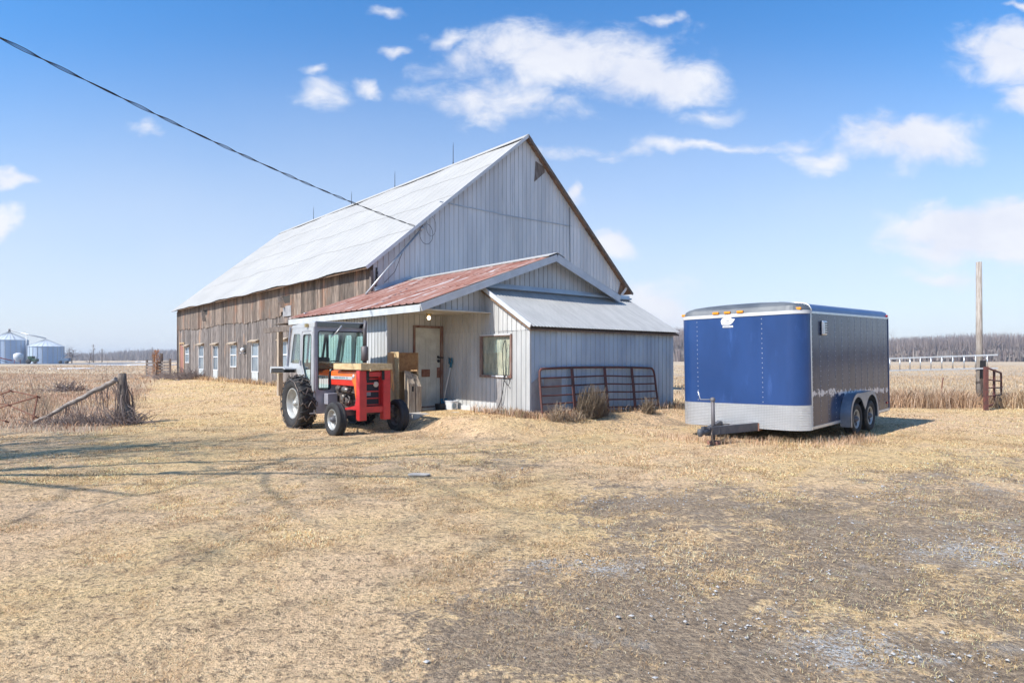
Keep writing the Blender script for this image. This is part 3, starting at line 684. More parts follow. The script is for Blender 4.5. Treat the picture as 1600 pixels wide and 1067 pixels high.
mb = MB(); mb.box(-.06, 0, 33.2-8.8, 33.3-8.8, .4, 2.55); mb.box(-.06, 0, 34.25-8.8, 34.35-8.8, .4, 2.55); mb.box(-.06, 0, 33.2-8.8, 34.35-8.8, 2.55, 2.65)
mb.build('door_frame', 'plywood', dr)
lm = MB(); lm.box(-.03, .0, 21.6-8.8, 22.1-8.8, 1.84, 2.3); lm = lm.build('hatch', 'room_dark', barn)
mb = MB(); mb.lathe([(.001, -.0), (.09, .02), (.11, .14), (.05, .2), (.001, .21)], (-.14, 21.85-8.8, 1.95), 'z', 14); mb.box(-.26, -.02, 21.8-8.8, 21.9-8.8, 1.88, 1.93); mb.box(-.02, 0, 21.55-8.8, 22.15-8.8, 1.78, 1.84)
mb.build('white_insulator', 'white_plastic', lm)
# torn and patched places on the board wall
mb = MB(); mb.box(-.085, -.06, 15.85-8.8, 16.75-8.8, 3.42, 3.86); mb.build('plywood_patch', 'patch_metal', barn)
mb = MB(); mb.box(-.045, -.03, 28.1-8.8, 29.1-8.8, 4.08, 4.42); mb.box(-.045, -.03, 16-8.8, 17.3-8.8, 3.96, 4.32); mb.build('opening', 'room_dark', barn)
mb = MB(); mb.beam(Q(.64, 28.75, 4.35), Q(.60, 28.35, 3.75), .03, .22, up=(1, 0, 0)); mb.beam(Q(.60, 16.9, 4.28), Q(.58, 16.5, 3.8), .03, .24, up=(1, 0, 0)); mb.build('loose_board', 'old_boards', barn)
# gable of ribbed tin, two courses
ftop = lambda b: roofz(b)-.10
front = lambda s, z, o: Q(s, A0-o, z)
mb = MB(); siding(mb, front, B0-.02, B1, lambda s: .35, ftop, pitch=.21, rw=.026, rh=.02, panel=4, z_rows=(7.31,))
mb.build('gable_siding', 'barn_metal', barn)
mb = MB(); mb.beam(Q(3.4, A0-.03, 7.33), Q(6.2, A0-.03, 7.30), .02, .035); mb.beam(Q(6.2, A0-.03, 7.27), Q(10.2, A0-.03, 7.33), .02, .03); mb.build('sheet_lap', 'shade_blue_metal', barn)
mb = MB(); mb.prism([(8.11, 9.72), (8.03, 8.85), (8.62, 9.34), (8.60, 9.55)], lambda x, y, t: Q(x, A0-.026-t, y), 0, .012); mb.build('bare_board_gap', 'old_boards', barn)
mb = MB(); mb.beam(Q(10.05, A0-.05, 8.1), Q(10.1, A0-.05, 5.0), .015, .015); mb.build('drop_wire', 'cable', barn)
mb = MB(); mb.prism([(13.2, 4.55), (13.6, 4.6), (13.6, 5.02), (13.42, 5.14)], lambda x, y, t: Q(x, A0-.03-t, y), 0, .01); mb.build('end_gap', 'brown_boards', barn)
mb = MB(); mb.prism([(13.25, 4.55), (13.38, 4.5), (13.85, 4.98), (13.72, 5.02)], lambda x, y, t: Q(x, A0-.16-t, y), 0, .01); mb.build('bent_flashing', 'white_trim', barn)
mb = MB(); mb.prism([(B0, .3), (B1, .3), (B1, roofz(B1)-.15), (RB, RZ-.15), (B0, roofz(B0)-.15)], lambda x, y, t: Q(x, A0+.02+t, y), 0, .05)
mb.prism([(B0, .3), (B1, .3), (B1, roofz(B1)-.15), (RB, RZ-.15), (B0, roofz(B0)-.15)], lambda x, y, t: Q(x, A1-.02-t, y), 0, .08)
mb.box(B1-.75-.06, B1-.75, .03, A1-A0-.03, .3, 4.55); mb.build('rear_wall', 'brown_boards', barn)
# roof: board deck with metal sheets on top
F0, F1 = A0-.22, A1+.3
mb = MB()
N_ = 26
for i in range(N_):                                             # left deck boards, right deck boards, seen from below
    for (b0, z0, b1, z1) in ((EB+.04, EZ+.01, RB, RZ-.03), (XB-.04, XZ+.01, RB, RZ-.03)):
        t0, t1 = i/N_, (i+.94)/N_
        p = Vector(Q(b0+(b1-b0)*t0, F0+.03, z0+(z1-z0)*t0-.03)); q = Vector(Q(b0+(b1-b0)*t1, F0+.03, z0+(z1-z0)*t1-.03)); d = Vector((0, F1-F0-.06, 0)); dn = Vector((0, 0, -.025))
        mb.add([p, q, q+d, p+d, p+dn, q+dn, q+d+dn, p+d+dn], [(0, 1, 2, 3), (7, 6, 5, 4), (0, 4, 5, 1), (1, 5, 6, 2), (2, 6, 7, 3), (3, 7, 4, 0)], random.random())
mb.build('roof_deck', 'brown_boards', barn)
mb = MB(); nl = Vector((-(RZ-EZ), 0, RB-EB)).normalized(); nr = Vector((RZ-XZ, 0, XB-RB)).normalized()
sheet(mb, Q(EB, F0, EZ), (0, F1-F0, 0), (RB-EB, 0, RZ-EZ), nl, .62, .03, .011, rows=4, wob=.028)
sheet(mb, Q(XB, F0, XZ), (0, F1-F0, 0), (RB-XB, 0, RZ-XZ), nr, .62, .03, .022, rows=4, wob=.02)
rf = mb.build('roof', 'white_roof', barn)
mb = MB(); mb.beam(Q(RB-.13, F0-.01, RZ-.06), Q(RB-.13, F1, RZ-.06), .30, .02, up=nl); mb.beam(Q(RB+.13, F0-.01, RZ-.06), Q(RB+.13, F1, RZ-.06), .30, .02, up=nr)
mb.build('ridge_cap', 'white_roof', rf)
mb = MB(); mb.beam(Q(EB, F0-.012, EZ-.02), Q(RB, F0-.012, RZ-.03), .03, .11, up=nl); mb.build('verge_trim', 'barn_metal', rf)
mb = MB(); mb.beam(Q(XB, F0-.012, XZ-.04), Q(RB, F0-.012, RZ-.05), .03, .11, up=nr); mb.build('verge_board', 'old_post', rf)
for a, h in ((29.59, .87), (24.2, .8), (19.19, .9), (13.85, 1.05)):
    m_ = MB(); m_.tube([Q(RB, a, RZ-.08), Q(RB, a, RZ+h-.2), Q(RB+.01, a, RZ+h)], [.016, .012, .004], 6); m_.tube([Q(RB, a-.05, RZ+.02), Q(RB, a, RZ+.2), Q(RB, a+.05, RZ+.02)], .008, 5); m_.build('lightning_rod', 'cable', barn)
# service mast, insulator rack, drip loops
ms = MB(); ms.tube([Q(.25, A0-.38, 3.72), Q(.95, A0-.30, 4.48), Q(2.55, A0-.14, 6.2)], .035, 10); ms.tube([Q(2.5, A0-.15, 6.15), Q(2.62, A0-.14, 6.3)], .055, 10)
ms = ms.build('service_mast', 'galv', barn)
mb = MB()
for k in range(4): mb.lathe([(.001, -.05), (.04, -.04), (.025, 0), (.04, .04), (.001, .05)], Q(.78+.02*k, A0-.08, 4.12+k*.13), 'z', 10)
mb.beam(Q(.80, A0-.04, 4.0), Q(.84, A0-.04, 4.7), .05, .03); mb.build('insulator_rack', 'cable', barn)
lp = MB()
def loop(c, r, n=16, sq=1.2): return [Q(c[0]+r*math.cos(2*PI*k/n+1.5)*.9, A0-.12-.004*k, c[1]+r*sq*math.sin(2*PI*k/n+1.5)) for k in range(n+1)]
lp.tube(loop((2.75, 6.05), .30), .008, 5); lp.tube(loop((2.95, 6.35), .22, sq=1.6), .006, 5); lp.tube([Q(2.6, A0-.16, 6.28), Q(1.8, A0-.15, 5.35), Q(1.5, A0-.1, 4.6), Q(1.1, A0-.1, 4.2)], .009, 5); lp.build('drip_loop', 'cable', ms)

# ================================================================ ANNEX
annex = thing('annex', 'low tin clad annex with rusty roof, porch door and lean-to against the barn gable', 'shed', (PX, PY, 0), (0, 0, ROT))
I = lambda b, a, z: (b, a, z)
# roof numbers
LE, LZ, GB, GZ_, RE, RZ2 = -2.04, 2.86, 2.203, 4.395, 4.737, 3.45
az = lambda b: LZ+(GZ_-LZ)*(b-LE)/(GB-LE) if b < GB else GZ_+(RZ2-GZ_)*(b-GB)/(RE-GB)
GA = 1.695; DA = 3.53; SO = 2.76
ltz = lambda a: 2.38+(3.33-2.38)*a/1.695
wwin = (.66, 1.80, 1.20, 2.15)
mb = MB(); siding(mb, lambda s, z, o: (-o, s, z), 0, DA, lambda s: .28, lambda s: ltz(s)-.06 if s < GA else 3.0, openings=[wwin], panel=7, z_rows=(2.27,))
mb.build('window_wall', 'annex_metal', annex)
mb = MB(); siding(mb, lambda s, z, o: (s, DA-o, z), -1.69, 0, lambda s: .28, lambda s: SO, openings=[(-.92, -.04, .3, 2.44)], panel=5)
mb.build('door_wall', 'annex_metal', annex)
mb = MB(); siding(mb, lambda s, z, o: (-1.69-o, s, z), DA, 8.8, lambda s: .0, lambda s: SO, panel=6); mb.build('side_wall', 'annex_metal', annex)
mb = MB(); siding(mb, lambda s, z, o: (s, GA-o, z), -1.95, 4.55, lambda s: SO if s < 0 else 2.9, lambda s: az(s)-.07, panel=6); mb.build('gable_siding', 'annex_metal', annex)
mb = MB(); mb.box(-.03, .02, -.03, .03, .28, 2.37); mb.box(-1.72, -1.64, 3.48, 3.56, .1, SO); mb.box(-.03, .0, DA-.03, DA, .3, SO); mb.build('corner_trim', 'annex_metal', annex)
mb = MB(); mb.box(-.045, -.004, .92, 3.2, .29, .41); mb.build('base_board', 'white_trim', annex)
mb = MB(); mb.box(-.022, -.002, 1.0, 1.2, .28, 1.12); mb.build('lower_patch', 'patch_metal', annex)
# lean-to
mb = MB(); siding(mb, lambda s, z, o: (s, -o, z), 0, 5.4, lambda s: .2, lambda s: 2.36, panel=5, pitch=.17, rw=.02); mb.build('lean_to_wall', 'shade_blue_metal', annex)
mb = MB(); mb.prism([(.01, .24), (.42, .24), (.48, .8), (.30, 1.22), (.01, 1.04)], lambda x, y, t: (x, -.018-t, y), 0, .006); mb.prism([(.42, .3), (1.0, .3), (1.0, 1.18), (.42, 1.18)], lambda x, y, t: (x, -.017-t, y), 0, .004)
mb.build('wall_patch', 'patch_metal', annex)
mb = MB(); mb.box(5.36, 5.4, .02, 9, .2, 2.36); mb.box(5.36, 5.4, .5, 3, 2.3, 2.6); mb.build('end_wall', 'shade_blue_metal', annex)
mb = MB(); nlt = Vector((0, -(3.33-2.38), 1.695+.0)).normalized(); s_ = (3.33-2.38)/1.695
sheet(mb, (-.10, -.14, 2.38-.14*s_+.03), (5.62, 0, 0), (0, 1.695+.13, (1.695+.13)*s_), nlt, .105, .02, .020, sinus=True)
lr = mb.build('lean_to_roof', 'lean_roof_metal', annex)
mb = MB(); mb.add([(-.10, -.12, 2.28), (5.5, -.12, 2.28), (5.5, 1.69, 3.30), (-.10, 1.69, 3.30), (-.10, -.12, 2.25), (5.5, -.12, 2.25), (5.5, 1.69, 3.25), (-.10, 1.69, 3.25)], [(0, 1, 2, 3), (7, 6, 5, 4), (0, 4, 5, 1), (3, 2, 6, 7), (0, 3, 7, 4), (1, 5, 6, 2)])
mb.build('lean_to_deck', 'brown_boards', annex)
mb = MB(); mb.beam((-.11, -.15, 2.35), (-.11, 1.7, 3.39), .03, .10, up=(0, 0, 1)); mb.build('lean_to_verge', 'white_trim', lr)
mb = MB(); mb.beam((-.1, 1.64, 3.40), (5.5, 1.64, 3.40), .13, .05); mb.box(-.1, 5.5, 1.66, 1.69, 3.36, 3.50); mb.build('lean_to_flashing', 'shade_blue_metal', lr)
# annex roof
AF, AB = 1.40, 9.1
nl2 = Vector((-(GZ_-LZ), 0, GB-LE)).normalized(); nr2 = Vector((GZ_-RZ2, 0, RE-GB)).normalized()
mb = MB(); sheet(mb, (LE-.03, AF-.02, LZ), (0, AB-AF, 0), (GB-LE+.03, 0, GZ_-LZ), nl2, .31, .05, .022, rows=3); rr2 = mb.build('roof', 'rust_roof', annex); rr2['label'] = 'rusty left roof slope'
mb = MB(); sheet(mb, (RE+.03, AF-.02, RZ2), (0, 8.8-AF, 0), (GB-RE-.03, 0, GZ_-RZ2), nr2, .31, .03, .02, rows=2); mb.build('roof', 'lean_roof_metal', annex)
mb = MB()
for (b0, z0, b1, z1) in ((LE, LZ-.03, GB, GZ_-.03), (GB, GZ_-.03, RE, RZ2-.03)):
    vs = [(b0, AF, z0), (b1, AF, z1), (b1, 8.79, z1), (b0, 8.79, z0), (b0, AF, z0-.05), (b1, AF, z1-.05), (b1, 8.79, z1-.05), (b0, 8.79, z0-.05)]
    mb.add(vs, [(0, 1, 2, 3), (7, 6, 5, 4), (0, 4, 5, 1), (1, 5, 6, 2), (2, 6, 7, 3), (3, 7, 4, 0)])
mb.build('roof_underside', 'soffit', annex)
mb = MB(); mb.beam((GB-.15, AF-.03, GZ_-.02), (GB-.15, 8.78, GZ_-.02), .36, .015, up=nl2); mb.beam((GB+.14, AF-.03, GZ_-.02), (GB+.14, 8.78, GZ_-.02), .30, .015, up=nr2); mb.build('ridge_cap', 'white_roof', rr2)
mb = MB(); mb.beam((LE, AF-.02, LZ-.10), (GB, AF-.02, GZ_-.10), .035, .17, up=nl2); mb.beam((GB, AF-.022, GZ_-.11), (RE, AF-.022, RZ2-.11), .035, .20, up=nr2); mb.build('rake_fascia', 'white_trim', annex)
mb = MB(); mb.box(LE-.02, LE+.015, AF+.0, AB, LZ-.19, LZ-.03); mb.build('eave_fascia', 'grey_trim', annex)
mb = MB(); mb.box(LE+.02, .0, GA-.02, DA, SO, SO+.02); mb.box(LE+.02, -1.69, DA, AB-.02, SO+.001, SO+.02); mb.box(LE+.02, -.0, AF+.01, GA-.02, SO-.04, SO-.02); mb.build('soffit', 'soffit', annex)
mb = MB(); mb.box(-.03, .38, GA-.06, GA-.02, SO-.03, SO+.0); mb.build('soffit_edge', 'brown_frame', annex)
mb = MB(); mb.box(-1.69, .0, 8.72, 8.8, .2, SO+.3); mb.box(4.45, 4.5, GA, 8.8, .3, 3.3); mb.build('back_wall', 'annex_metal', annex)
mb = MB(); mb.beam((.78, 8.76, az(.78)+.07), (GB, 8.76, GZ_+.05), .05, .16, up=nl2); mb.beam((.76, 8.7, az(.78)+.03), (GB, 8.7, GZ_+.02), .12, .02, up=nl2); mb.build('wall_flashing', 'shade_blue_metal', rr2)
# door
f = MB(); f.box(-.94, -.885, DA-.05, DA+.03, .36, 2.45); f.box(-.095, -.02, DA-.05, DA+.03, .36, 2.45); f.box(-.94, -.02, DA-.05, DA+.03, 2.42, 2.48); f.box(-.96, .0, DA-.10, DA+.03, .27, .36)
f = f.build('door_frame', 'brown_frame', annex)
d = MB(); dx0, dx1, dzb, dzt = -.885, -.095, .36, 2.42; d.box(dx0, dx1, DA, DA+.03, dzb, dzt)
wv_ = (dx1-dx0)
for (c0, c1) in ((.12, .45), (.55, .88)):
    for (r0, r1) in ((.04, .10), (.13, .52), (.62, .94)):
        x0, x1 = dx0+wv_*c0, dx0+wv_*c1; z1, z0 = dzt-(dzt-dzb)*r0, dzt-(dzt-dzb)*r1; e = .018
        for p in ((x0, x1, z0, z0+e), (x0, x1, z1-e, z1), (x0, x0+e, z0+e, z1-e), (x1-e, x1, z0+e, z1-e)): d.box(p[0], p[1], DA-.009, DA, p[2], p[3])
        d.box(x0+.05, x1-.05, DA-.007, DA, z0+.045, max(z1-.045, z0+.05))
d = d.build('door', 'door_paint', annex)
mb = MB(); mb.box(-.68, -.42, DA-.016, DA-.0105, 1.13, 1.33); mb.box(-.20, -.10, DA-.016, DA-.0105, 1.10, 1.38); mb.build('rusty_plate', 'rust', d)
mb = MB(); mb.lathe([(.001, -.06), (.035, -.055), (.04, -.03), (.02, -.02), (.03, -.005), (.001, 0)], (-.165, DA-.008, 1.55), 'y', 16); mb.box(-.20, -.02, DA-.06, DA-.05, 1.62, 1.66); mb.lathe([(.001, -.03), (.03, -.028), (.03, 0)], (-.165, DA-.008, 1.66), 'y', 12); mb.build('handle', 'dark', d)
# window
wf = MB(); a0, a1, z0, z1 = wwin; t = .045
for p in ((a0-t, a1+t, z0-t, z0+.01), (a0-t, a1+t, z1, z1+t)): wf.box(-.045, .03, p[0], p[1], p[2], p[3])
for p in ((a0-t, a0+.012), (a1-.02, a1+t)): wf.box(-.043, .028, p[0], p[1], z0+.01, z1)
wf = wf.build('window', 'brown_frame', annex)
mb = MB(); mb.box(-.052, -.046, a0-.02, a1+.02, z1+.02, z1+.055); mb.box(-.05, -.046, a0+.1, a0+.7, z0-.03, z0+.01); mb.build('trim_strip', 'white_trim', wf)
MB().box(-.006, 0, a0, a1, z0, z1).build('pane', 'window_glass', wf)
mb = MB()
n = 26
for k in range(n):                                              # gathered cloth behind the pane
    u0 = a0+.08+(a1-a0-.45)*k/n; u1 = a0+.08+(a1-a0-.45)*(k+1)/n; o0 = .022+.010*math.sin(k*1.9); o1 = .022+.010*math.sin((k+1)*1.9)
    mb.add([(o0, u0, z0+.02), (o1, u1, z0+.02), (o1*.7+.02, u1-.1*(u1-a0), z1), (o0*.7+.02, u0-.1*(u0-a0), z1)], [(0, 1, 2, 3)], .5, True)
mb.build('curtain', 'curtain', wf)
MB().box(.04, .05, a0-.04, a1+.04, z0-.04, z1+.04).build('pale_backing', 'curtain', wf)  # pale panel added behind the glass to lighten the window
# porch lamp, hung from the soffit
lt = MB(); lt.lathe([(.001, 0), (.075, 0), (.075, -.03), (.035, -.045), (.03, -.07), (.001, -.07)], (-.85, 2.9, SO), 'z', 18); lt = lt.build('porch_light', 'brass', annex)
MB().lathe([(.001, -.165), (.03, -.155), (.047, -.125), (.04, -.09), (.02, -.068)], (-.85, 2.9, SO), 'z', 16).build('bulb', 'bulb', lt)
# timber frame standing behind the annex, along the barn
fr = bpy.data.objects.new('timber_canopy', None); COL.objects.link(fr); fr.parent = annex
for nm, mbx in (('post', MB().beam((-1.6, 11.05, .2), (-1.6, 11.05, 2.52), .17, .15)), ('beam', MB().beam((-1.6, 9.1, 2.60), (-1.6, 12.45, 2.62), .16, .17)),
                ('joist', MB().beam((-1.6, 10.6, 2.62), (.7, 10.6, 2.72), .12, .14).beam((-1.6, 12.0, 2.62), (.7, 12.0, 2.72), .10, .12).beam((-1.6, 9.5, 2.60), (.7, 9.5, 2.7), .10, .12)),
                ('top_board', MB().box(-1.75, .68, 9.15, 10.9, 2.78, 2.82).box(-1.72, .68, 10.95, 11.4, 2.78, 2.81))):
    mbx.build(nm, 'weathered_timber' if nm == 'post' else 'old_post', fr)
# concrete step
st = MB(); st.box(-1.75, .1, 2.15, 3.5, -.05, .285); st.box(-.95, -.02, 3.2, 3.52, .27, .33); o = st.build('door_step', 'concrete', None, .01); o.location = (PX, PY, 0); o.rotation_euler = (0, 0, ROT)
tag(o, kind='structure')
def onb(o, label=None, cat=None, group=None):
    """seat an object built in the building frame"""
    o.location = (PX, PY, 0); o.rotation_euler = (0, 0, ROT); return tag(o, label, cat, group)

# ---------------------------------------------------------------- things at the door
c = thing('wooden_cabinet', 'tall narrow brown plywood cabinet standing by the porch corner', 'cabinet'); onb(c)
MB().box(-1.655, -1.64, 3.02, 3.42, .28, 1.78).build('side_panel', 'new_lumber', c); MB().box(-1.10, -1.085, 3.02, 3.42, .28, 1.76).build('side_panel', 'plywood', c)
MB().box(-1.64, -1.10, 3.04, 3.055, 1.33, 1.76).build('front_panel', 'osb_brown', c); MB().box(-1.64, -1.10, 3.40, 3.42, .28, 1.76).build('back_panel', 'plywood', c)
MB().box(-1.64, -1.10, 3.06, 3.40, 1.28, 1.30).build('shelf', 'plywood', c)
o = MB().beam((-1.80, 3.15, .27), (-1.73, 3.25, 1.76), .22, .022, up=(0, 1, 0)).build('plank', 'plywood', None); onb(o, 'broad pale plank leaning upright left of the brown cabinet', 'plank')
for k, (b_, h_, lab) in enumerate(((-1.42, 1.27, 'short upright timber with slanted sawn top and a dark slot, beside the tractor wheel'), (-1.225, 1.20, 'short upright timber with slanted top and green stain, nearer the door'))):
    wdt = .165 if k else .19
    tm = MB(); zb_ = .285
    tm.add([(b_-wdt/2, 2.78, zb_), (b_+wdt/2, 2.78, zb_), (b_+wdt/2, 2.98, zb_), (b_-wdt/2, 2.98, zb_),
            (b_-wdt/2, 2.78, h_-.28), (b_+wdt/2, 2.78, h_-.28), (b_+wdt/2, 2.98, h_+(.0 if k else .04)), (b_-wdt/2, 2.98, h_+.06)],
           [(3, 2, 1, 0), (4, 5, 6, 7), (0, 1, 5, 4), (1, 2, 6, 5), (2, 3, 7, 6), (3, 0, 4, 7)])
    if k == 0:
        tm = thing('timber', lab, 'timber'); onb(tm)
        q = MB(); q.add([(b_-wdt/2, 2.78, zb_), (b_+wdt/2, 2.78, zb_), (b_+wdt/2, 2.98, zb_), (b_-wdt/2, 2.98, zb_), (b_-wdt/2, 2.78, h_-.28), (b_+wdt/2, 2.78, h_-.28), (b_+wdt/2, 2.98, h_), (b_-wdt/2, 2.98, h_+.06)],
            [(3, 2, 1, 0), (4, 5, 6, 7), (0, 1, 5, 4), (1, 2, 6, 5), (2, 3, 7, 6), (3, 0, 4, 7)]); q.build('post', 'weathered_timber', tm, .006)
        MB().box(b_+.0, b_+.045, 2.772, 2.785, .80, .93).build('slot', 'dark', tm)
    else: o = tm.build('timber', 'weathered_timber', None, .006); onb(o, lab, 'timber')
# snow shovel leaning upside: grip up, blade on the slab
s = thing('snow_shovel', 'snow shovel with blue grip, white shaft and teal blade leaning on the porch wall', 'shovel'); onb(s)
p0 = Vector((-.22, 3.18, .50)); p1 = Vector((-.07, 3.06, 1.42))
MB().tube([p0, p1], .014, 8).build('shaft', 'pole_white', s)
g_ = MB(); g_.tube([p1+Vector((0, 0, -.04)), p1+Vector((.005, -.004, .10))], .034, 8); g_.tube([p1+Vector((0, .055, .07)), p1+Vector((0, .06, .2)), p1+Vector((0, -.05, .2)), p1+Vector((0, -.055, .07)), p1+Vector((0, .055, .07))], .026, 8); g_.build('grip', 'blue_plastic', s)
bl = MB(); prf = [(-.02, 0), (.0, .0)]
for i in range(7):
    for j in range(9):
        x = -.23+.46*j/8; zz = .30+.26*i/6; yy = 3.10+.07*(1-math.cos((j-4)/4*.9))*-1+.06*math.sin(i/6*2.2); bl.v.append((-.25+.02*i/6-.12*((j-4)/4)**2*0, yy+0, zz)) if 0 else bl.v.append((-.30+x*.48+.10, 3.22-abs(x)*.25*.5-.10*(1-i/6)+.0, zz))
for i in range(6):
    for j in range(8): bl.f.append([i*9+j, i*9+j+1, (i+1)*9+j+1, (i+1)*9+j]); bl.t.append(.5); bl.sm.append(True)
o = bl.build('blade', 'blue_plastic', s); sol = o.modifiers.new('solid', 'SOLIDIFY'); sol.thickness = .008
# white tub with a round blue mark
s = thing('white_tub', 'white plastic tub with a round blue mark at the foot of the shovel', 'tub'); onb(s)
tb = MB(); cx0, cy0 = -.20, 2.84
def sup(cx, cy, rx, ry, z, n=28): return [(cx+rx*abs(math.cos(a))**.5*math.copysign(1, math.cos(a)), cy+ry*abs(math.sin(a))**.5*math.copysign(1, math.sin(a)), z) for a in [2*PI*k/n for k in range(n)]]
rings = [sup(cx0, cy0, .105, .155, .286), sup(cx0, cy0, .12, .17, .30), sup(cx0, cy0, .135, .19, .50), sup(cx0, cy0, .142, .198, .505), sup(cx0, cy0, .142, .198, .525), sup(cx0, cy0, .125, .18, .525), sup(cx0, cy0, .11, .16, .32)]
vs = sum(rings, []); n = 28
tb.add(vs, [(i*n+k, i*n+(k+1) % n, (i+1)*n+(k+1) % n, (i+1)*n+k) for i in range(6) for k in range(n)]+[tuple(range(6*n, 7*n)), tuple(range(n))[::-1]], .5, False); tb.build('body', 'white_plastic', s)
mk = MB()
def markpt(a, r): return (cx0-.05+.0+r*math.cos(a)*.9, cy0-.190-.004, .40+r*math.sin(a))
pts = [markpt(a, .062) for a in np.linspace(0, 2*PI, 25)]; mk.tube(pts, .006, 5)
pts = [markpt(a, .032) for a in np.linspace(.6, 5.4, 18)]+[markpt(5.7, .03), (cx0-.05+.004, cy0-.194, .395)]; mk.tube(pts, .006, 5)
mk.build('round_mark', 'blue_plastic', s)
o = MB().add(sup(-.35, 3.08, .13, .12, .285)+sup(-.35, 3.08, .15, .14, .44), [(k, (k+1) % 28, 28+(k+1) % 28, 28+k) for k in range(28)]+[tuple(range(28))[::-1], tuple(range(28, 56))]).build('bucket', 'tyre_dark', None); onb(o, 'low dark blue bucket between the door and the white tub', 'bucket')
# loose cord by the window
pts = [(-.07, .86, 1.20), (-.07, .90, 1.75), (-.07, .84, 2.0), (-.07, .78, 1.97), (-.06, .80, 1.3), (-.07, .86, 1.15), (-.07, .70, .98), (-.06, .66, 1.1), (-.06, .80, 1.22), (-.07, .86, 1.0), (-.08, .95, .62), (-.12, 1.1, .36), (-.3, 1.15, .31)]
def smooth(pts, k=6):
    P = [Vector(p) for p in pts]; out = []
    for i in range(len(P)-1):
        a, b, c_, d_ = P[max(i-1, 0)], P[i], P[i+1], P[min(i+2, len(P)-1)]
        for j in range(k):
            t = j/k; out.append(.5*((2*b)+(c_-a)*t+(2*a-5*b+4*c_-d_)*t*t+(3*b-a-3*c_+d_)*t**3))
    return out+[P[-1]]
o = MB().tube(smooth(pts), .009, 6).build('extension_cord', 'cable'); onb(o, 'thin cord looped beside the annex window and hanging to the ground', 'cord')

# ---------------------------------------------------------------- farm gate leaning on the lean-to
gt = thing('farm_gate', 'long red rusty tube gate leaning on the blue-shaded lean-to wall', 'gate'); onb(gt)
def G(b, h): t = h/1.12; return (b, -.24+.18*t, .28+h)
L0, L1, top, bot = .22, 4.42, 1.10, .03
fr_ = smooth([G(L0-.05, bot), G(L0-.03, top*.5), G(L0, top-.14), G(L0+.05, top-.03), G(L0+.2, top), G(1.6, top+.02), G(3.2, top+.01), G(L1-.2, top-.02), G(L1-.06, top-.05), G(L1-.0, top-.18), G(L1+.0, top*.5), G(L1+.0, bot)], 5)
MB().tube(fr_, .027, 8).build('outer_frame', 'red_rust', gt)
for k, h in enumerate((.08, .27, .46, .66, .86)):
    sg = -.05 if k < 3 else 0
    MB().tube(smooth([G(L0-.03, h+.02), G(1.2, h+.03+sg*.2), G(2.4, h+.04+.0), G(3.4, h+.01), G(L1+.0, h-.0)], 4), .020, 7).build('rail', 'red_rust', gt)
for b_ in (1.26, 2.42, 3.47): MB().beam(Vector(G(b_-.05, bot))+Vector((0, -.03, 0)), Vector(G(b_, top))+Vector((0, -.03, 0)), .085, .02, up=(0, 1, 0)).build('upright_brace', 'red_rust', gt)

# weed clumps in front of the gate
def clump(name, b_, a_, rad, h, n, label, droop=.25, wd=.012, bright=.75, fan=1.0):
    x0, y0 = world(b_, a_); mbv = []; mbf = []
    e = bpy.data.objects  # unused
    V = []; Fq = []; C = []
    for i in range(n):
        an = random.uniform(0, 2*PI); rr = rad*math.sqrt(random.random()); x, y = rr*math.cos(an)*1.25, rr*math.sin(an)*.6
        hh = h*min(1.15, random.expovariate(2.4)+.35)*(1-.35*(rr/rad)**2); lx, ly = random.gauss(0, .20*fan)*h, random.gauss(0, .14*fan)*h; kk = random.uniform(-.12, .12)*h; pv = None
        th = random.uniform(0, PI); ex, ey = math.cos(th)*wd/2, math.sin(th)*wd/2; col = random.choice([(.44, .34, .24), (.33, .25, .18), (.24, .18, .14), (.50, .40, .28)]); segs = 4
        b0 = len(V)
        for k in range(segs+1):
            t = k/segs; zz = hh*(t-droop*t**3*1.4); px_, py_ = x+lx*t+ (x*.5*droop*3)*t**3, y+ly*t+(y*.5*droop*3)*t**3; wq = 1-.6*t
            px_ += kk*math.sin(t*5+i); V += [(px_-ex*wq, py_-ey*wq, zz), (px_+ex*wq, py_+ey*wq, zz)]; C += [tuple(c*bright for c in col)+(1,)]*2
        Fq += [(b0+2*k, b0+2*k+1, b0+2*k+3, b0+2*k+2) for k in range(segs)]
    o = fast_mesh(name, np.array(V), np.array(Fq), 'straw_blades', {'col': ('FLOAT_COLOR', np.array(C))})
    o.location = (x0, y0, gz(x0, y0)-.02); o.rotation_euler = (0, 0, ROT); return tag(o, label, 'weeds')
clump('weed_clump', 1.62, -.42, .36, .80, 1200, 'tall shade-darkened clump of dead weeds in front of the red gate', .10, bright=.52, fan=.35)  # stalk colours darkened to paint in the shaded side of the clump
clump('weed_clump', .42, -.50, .20, .72, 150, 'pale twiggy dead weeds at the left end of the red gate', .3, bright=1.0)
clump('weed_clump', .95, -.52, .26, .46, 190, 'low drooping dead weeds between the gate end and the tall clump', .5, bright=1.0)
clump('weed_clump', 3.62, -.52, .18, .60, 260, 'thin dead weeds before the third brace of the red gate', .2, bright=.7)
clump('weed_clump', 5.15, -.3, .30, .34, 260, 'low brown weeds at the right corner of the lean-to', .2, bright=.8)

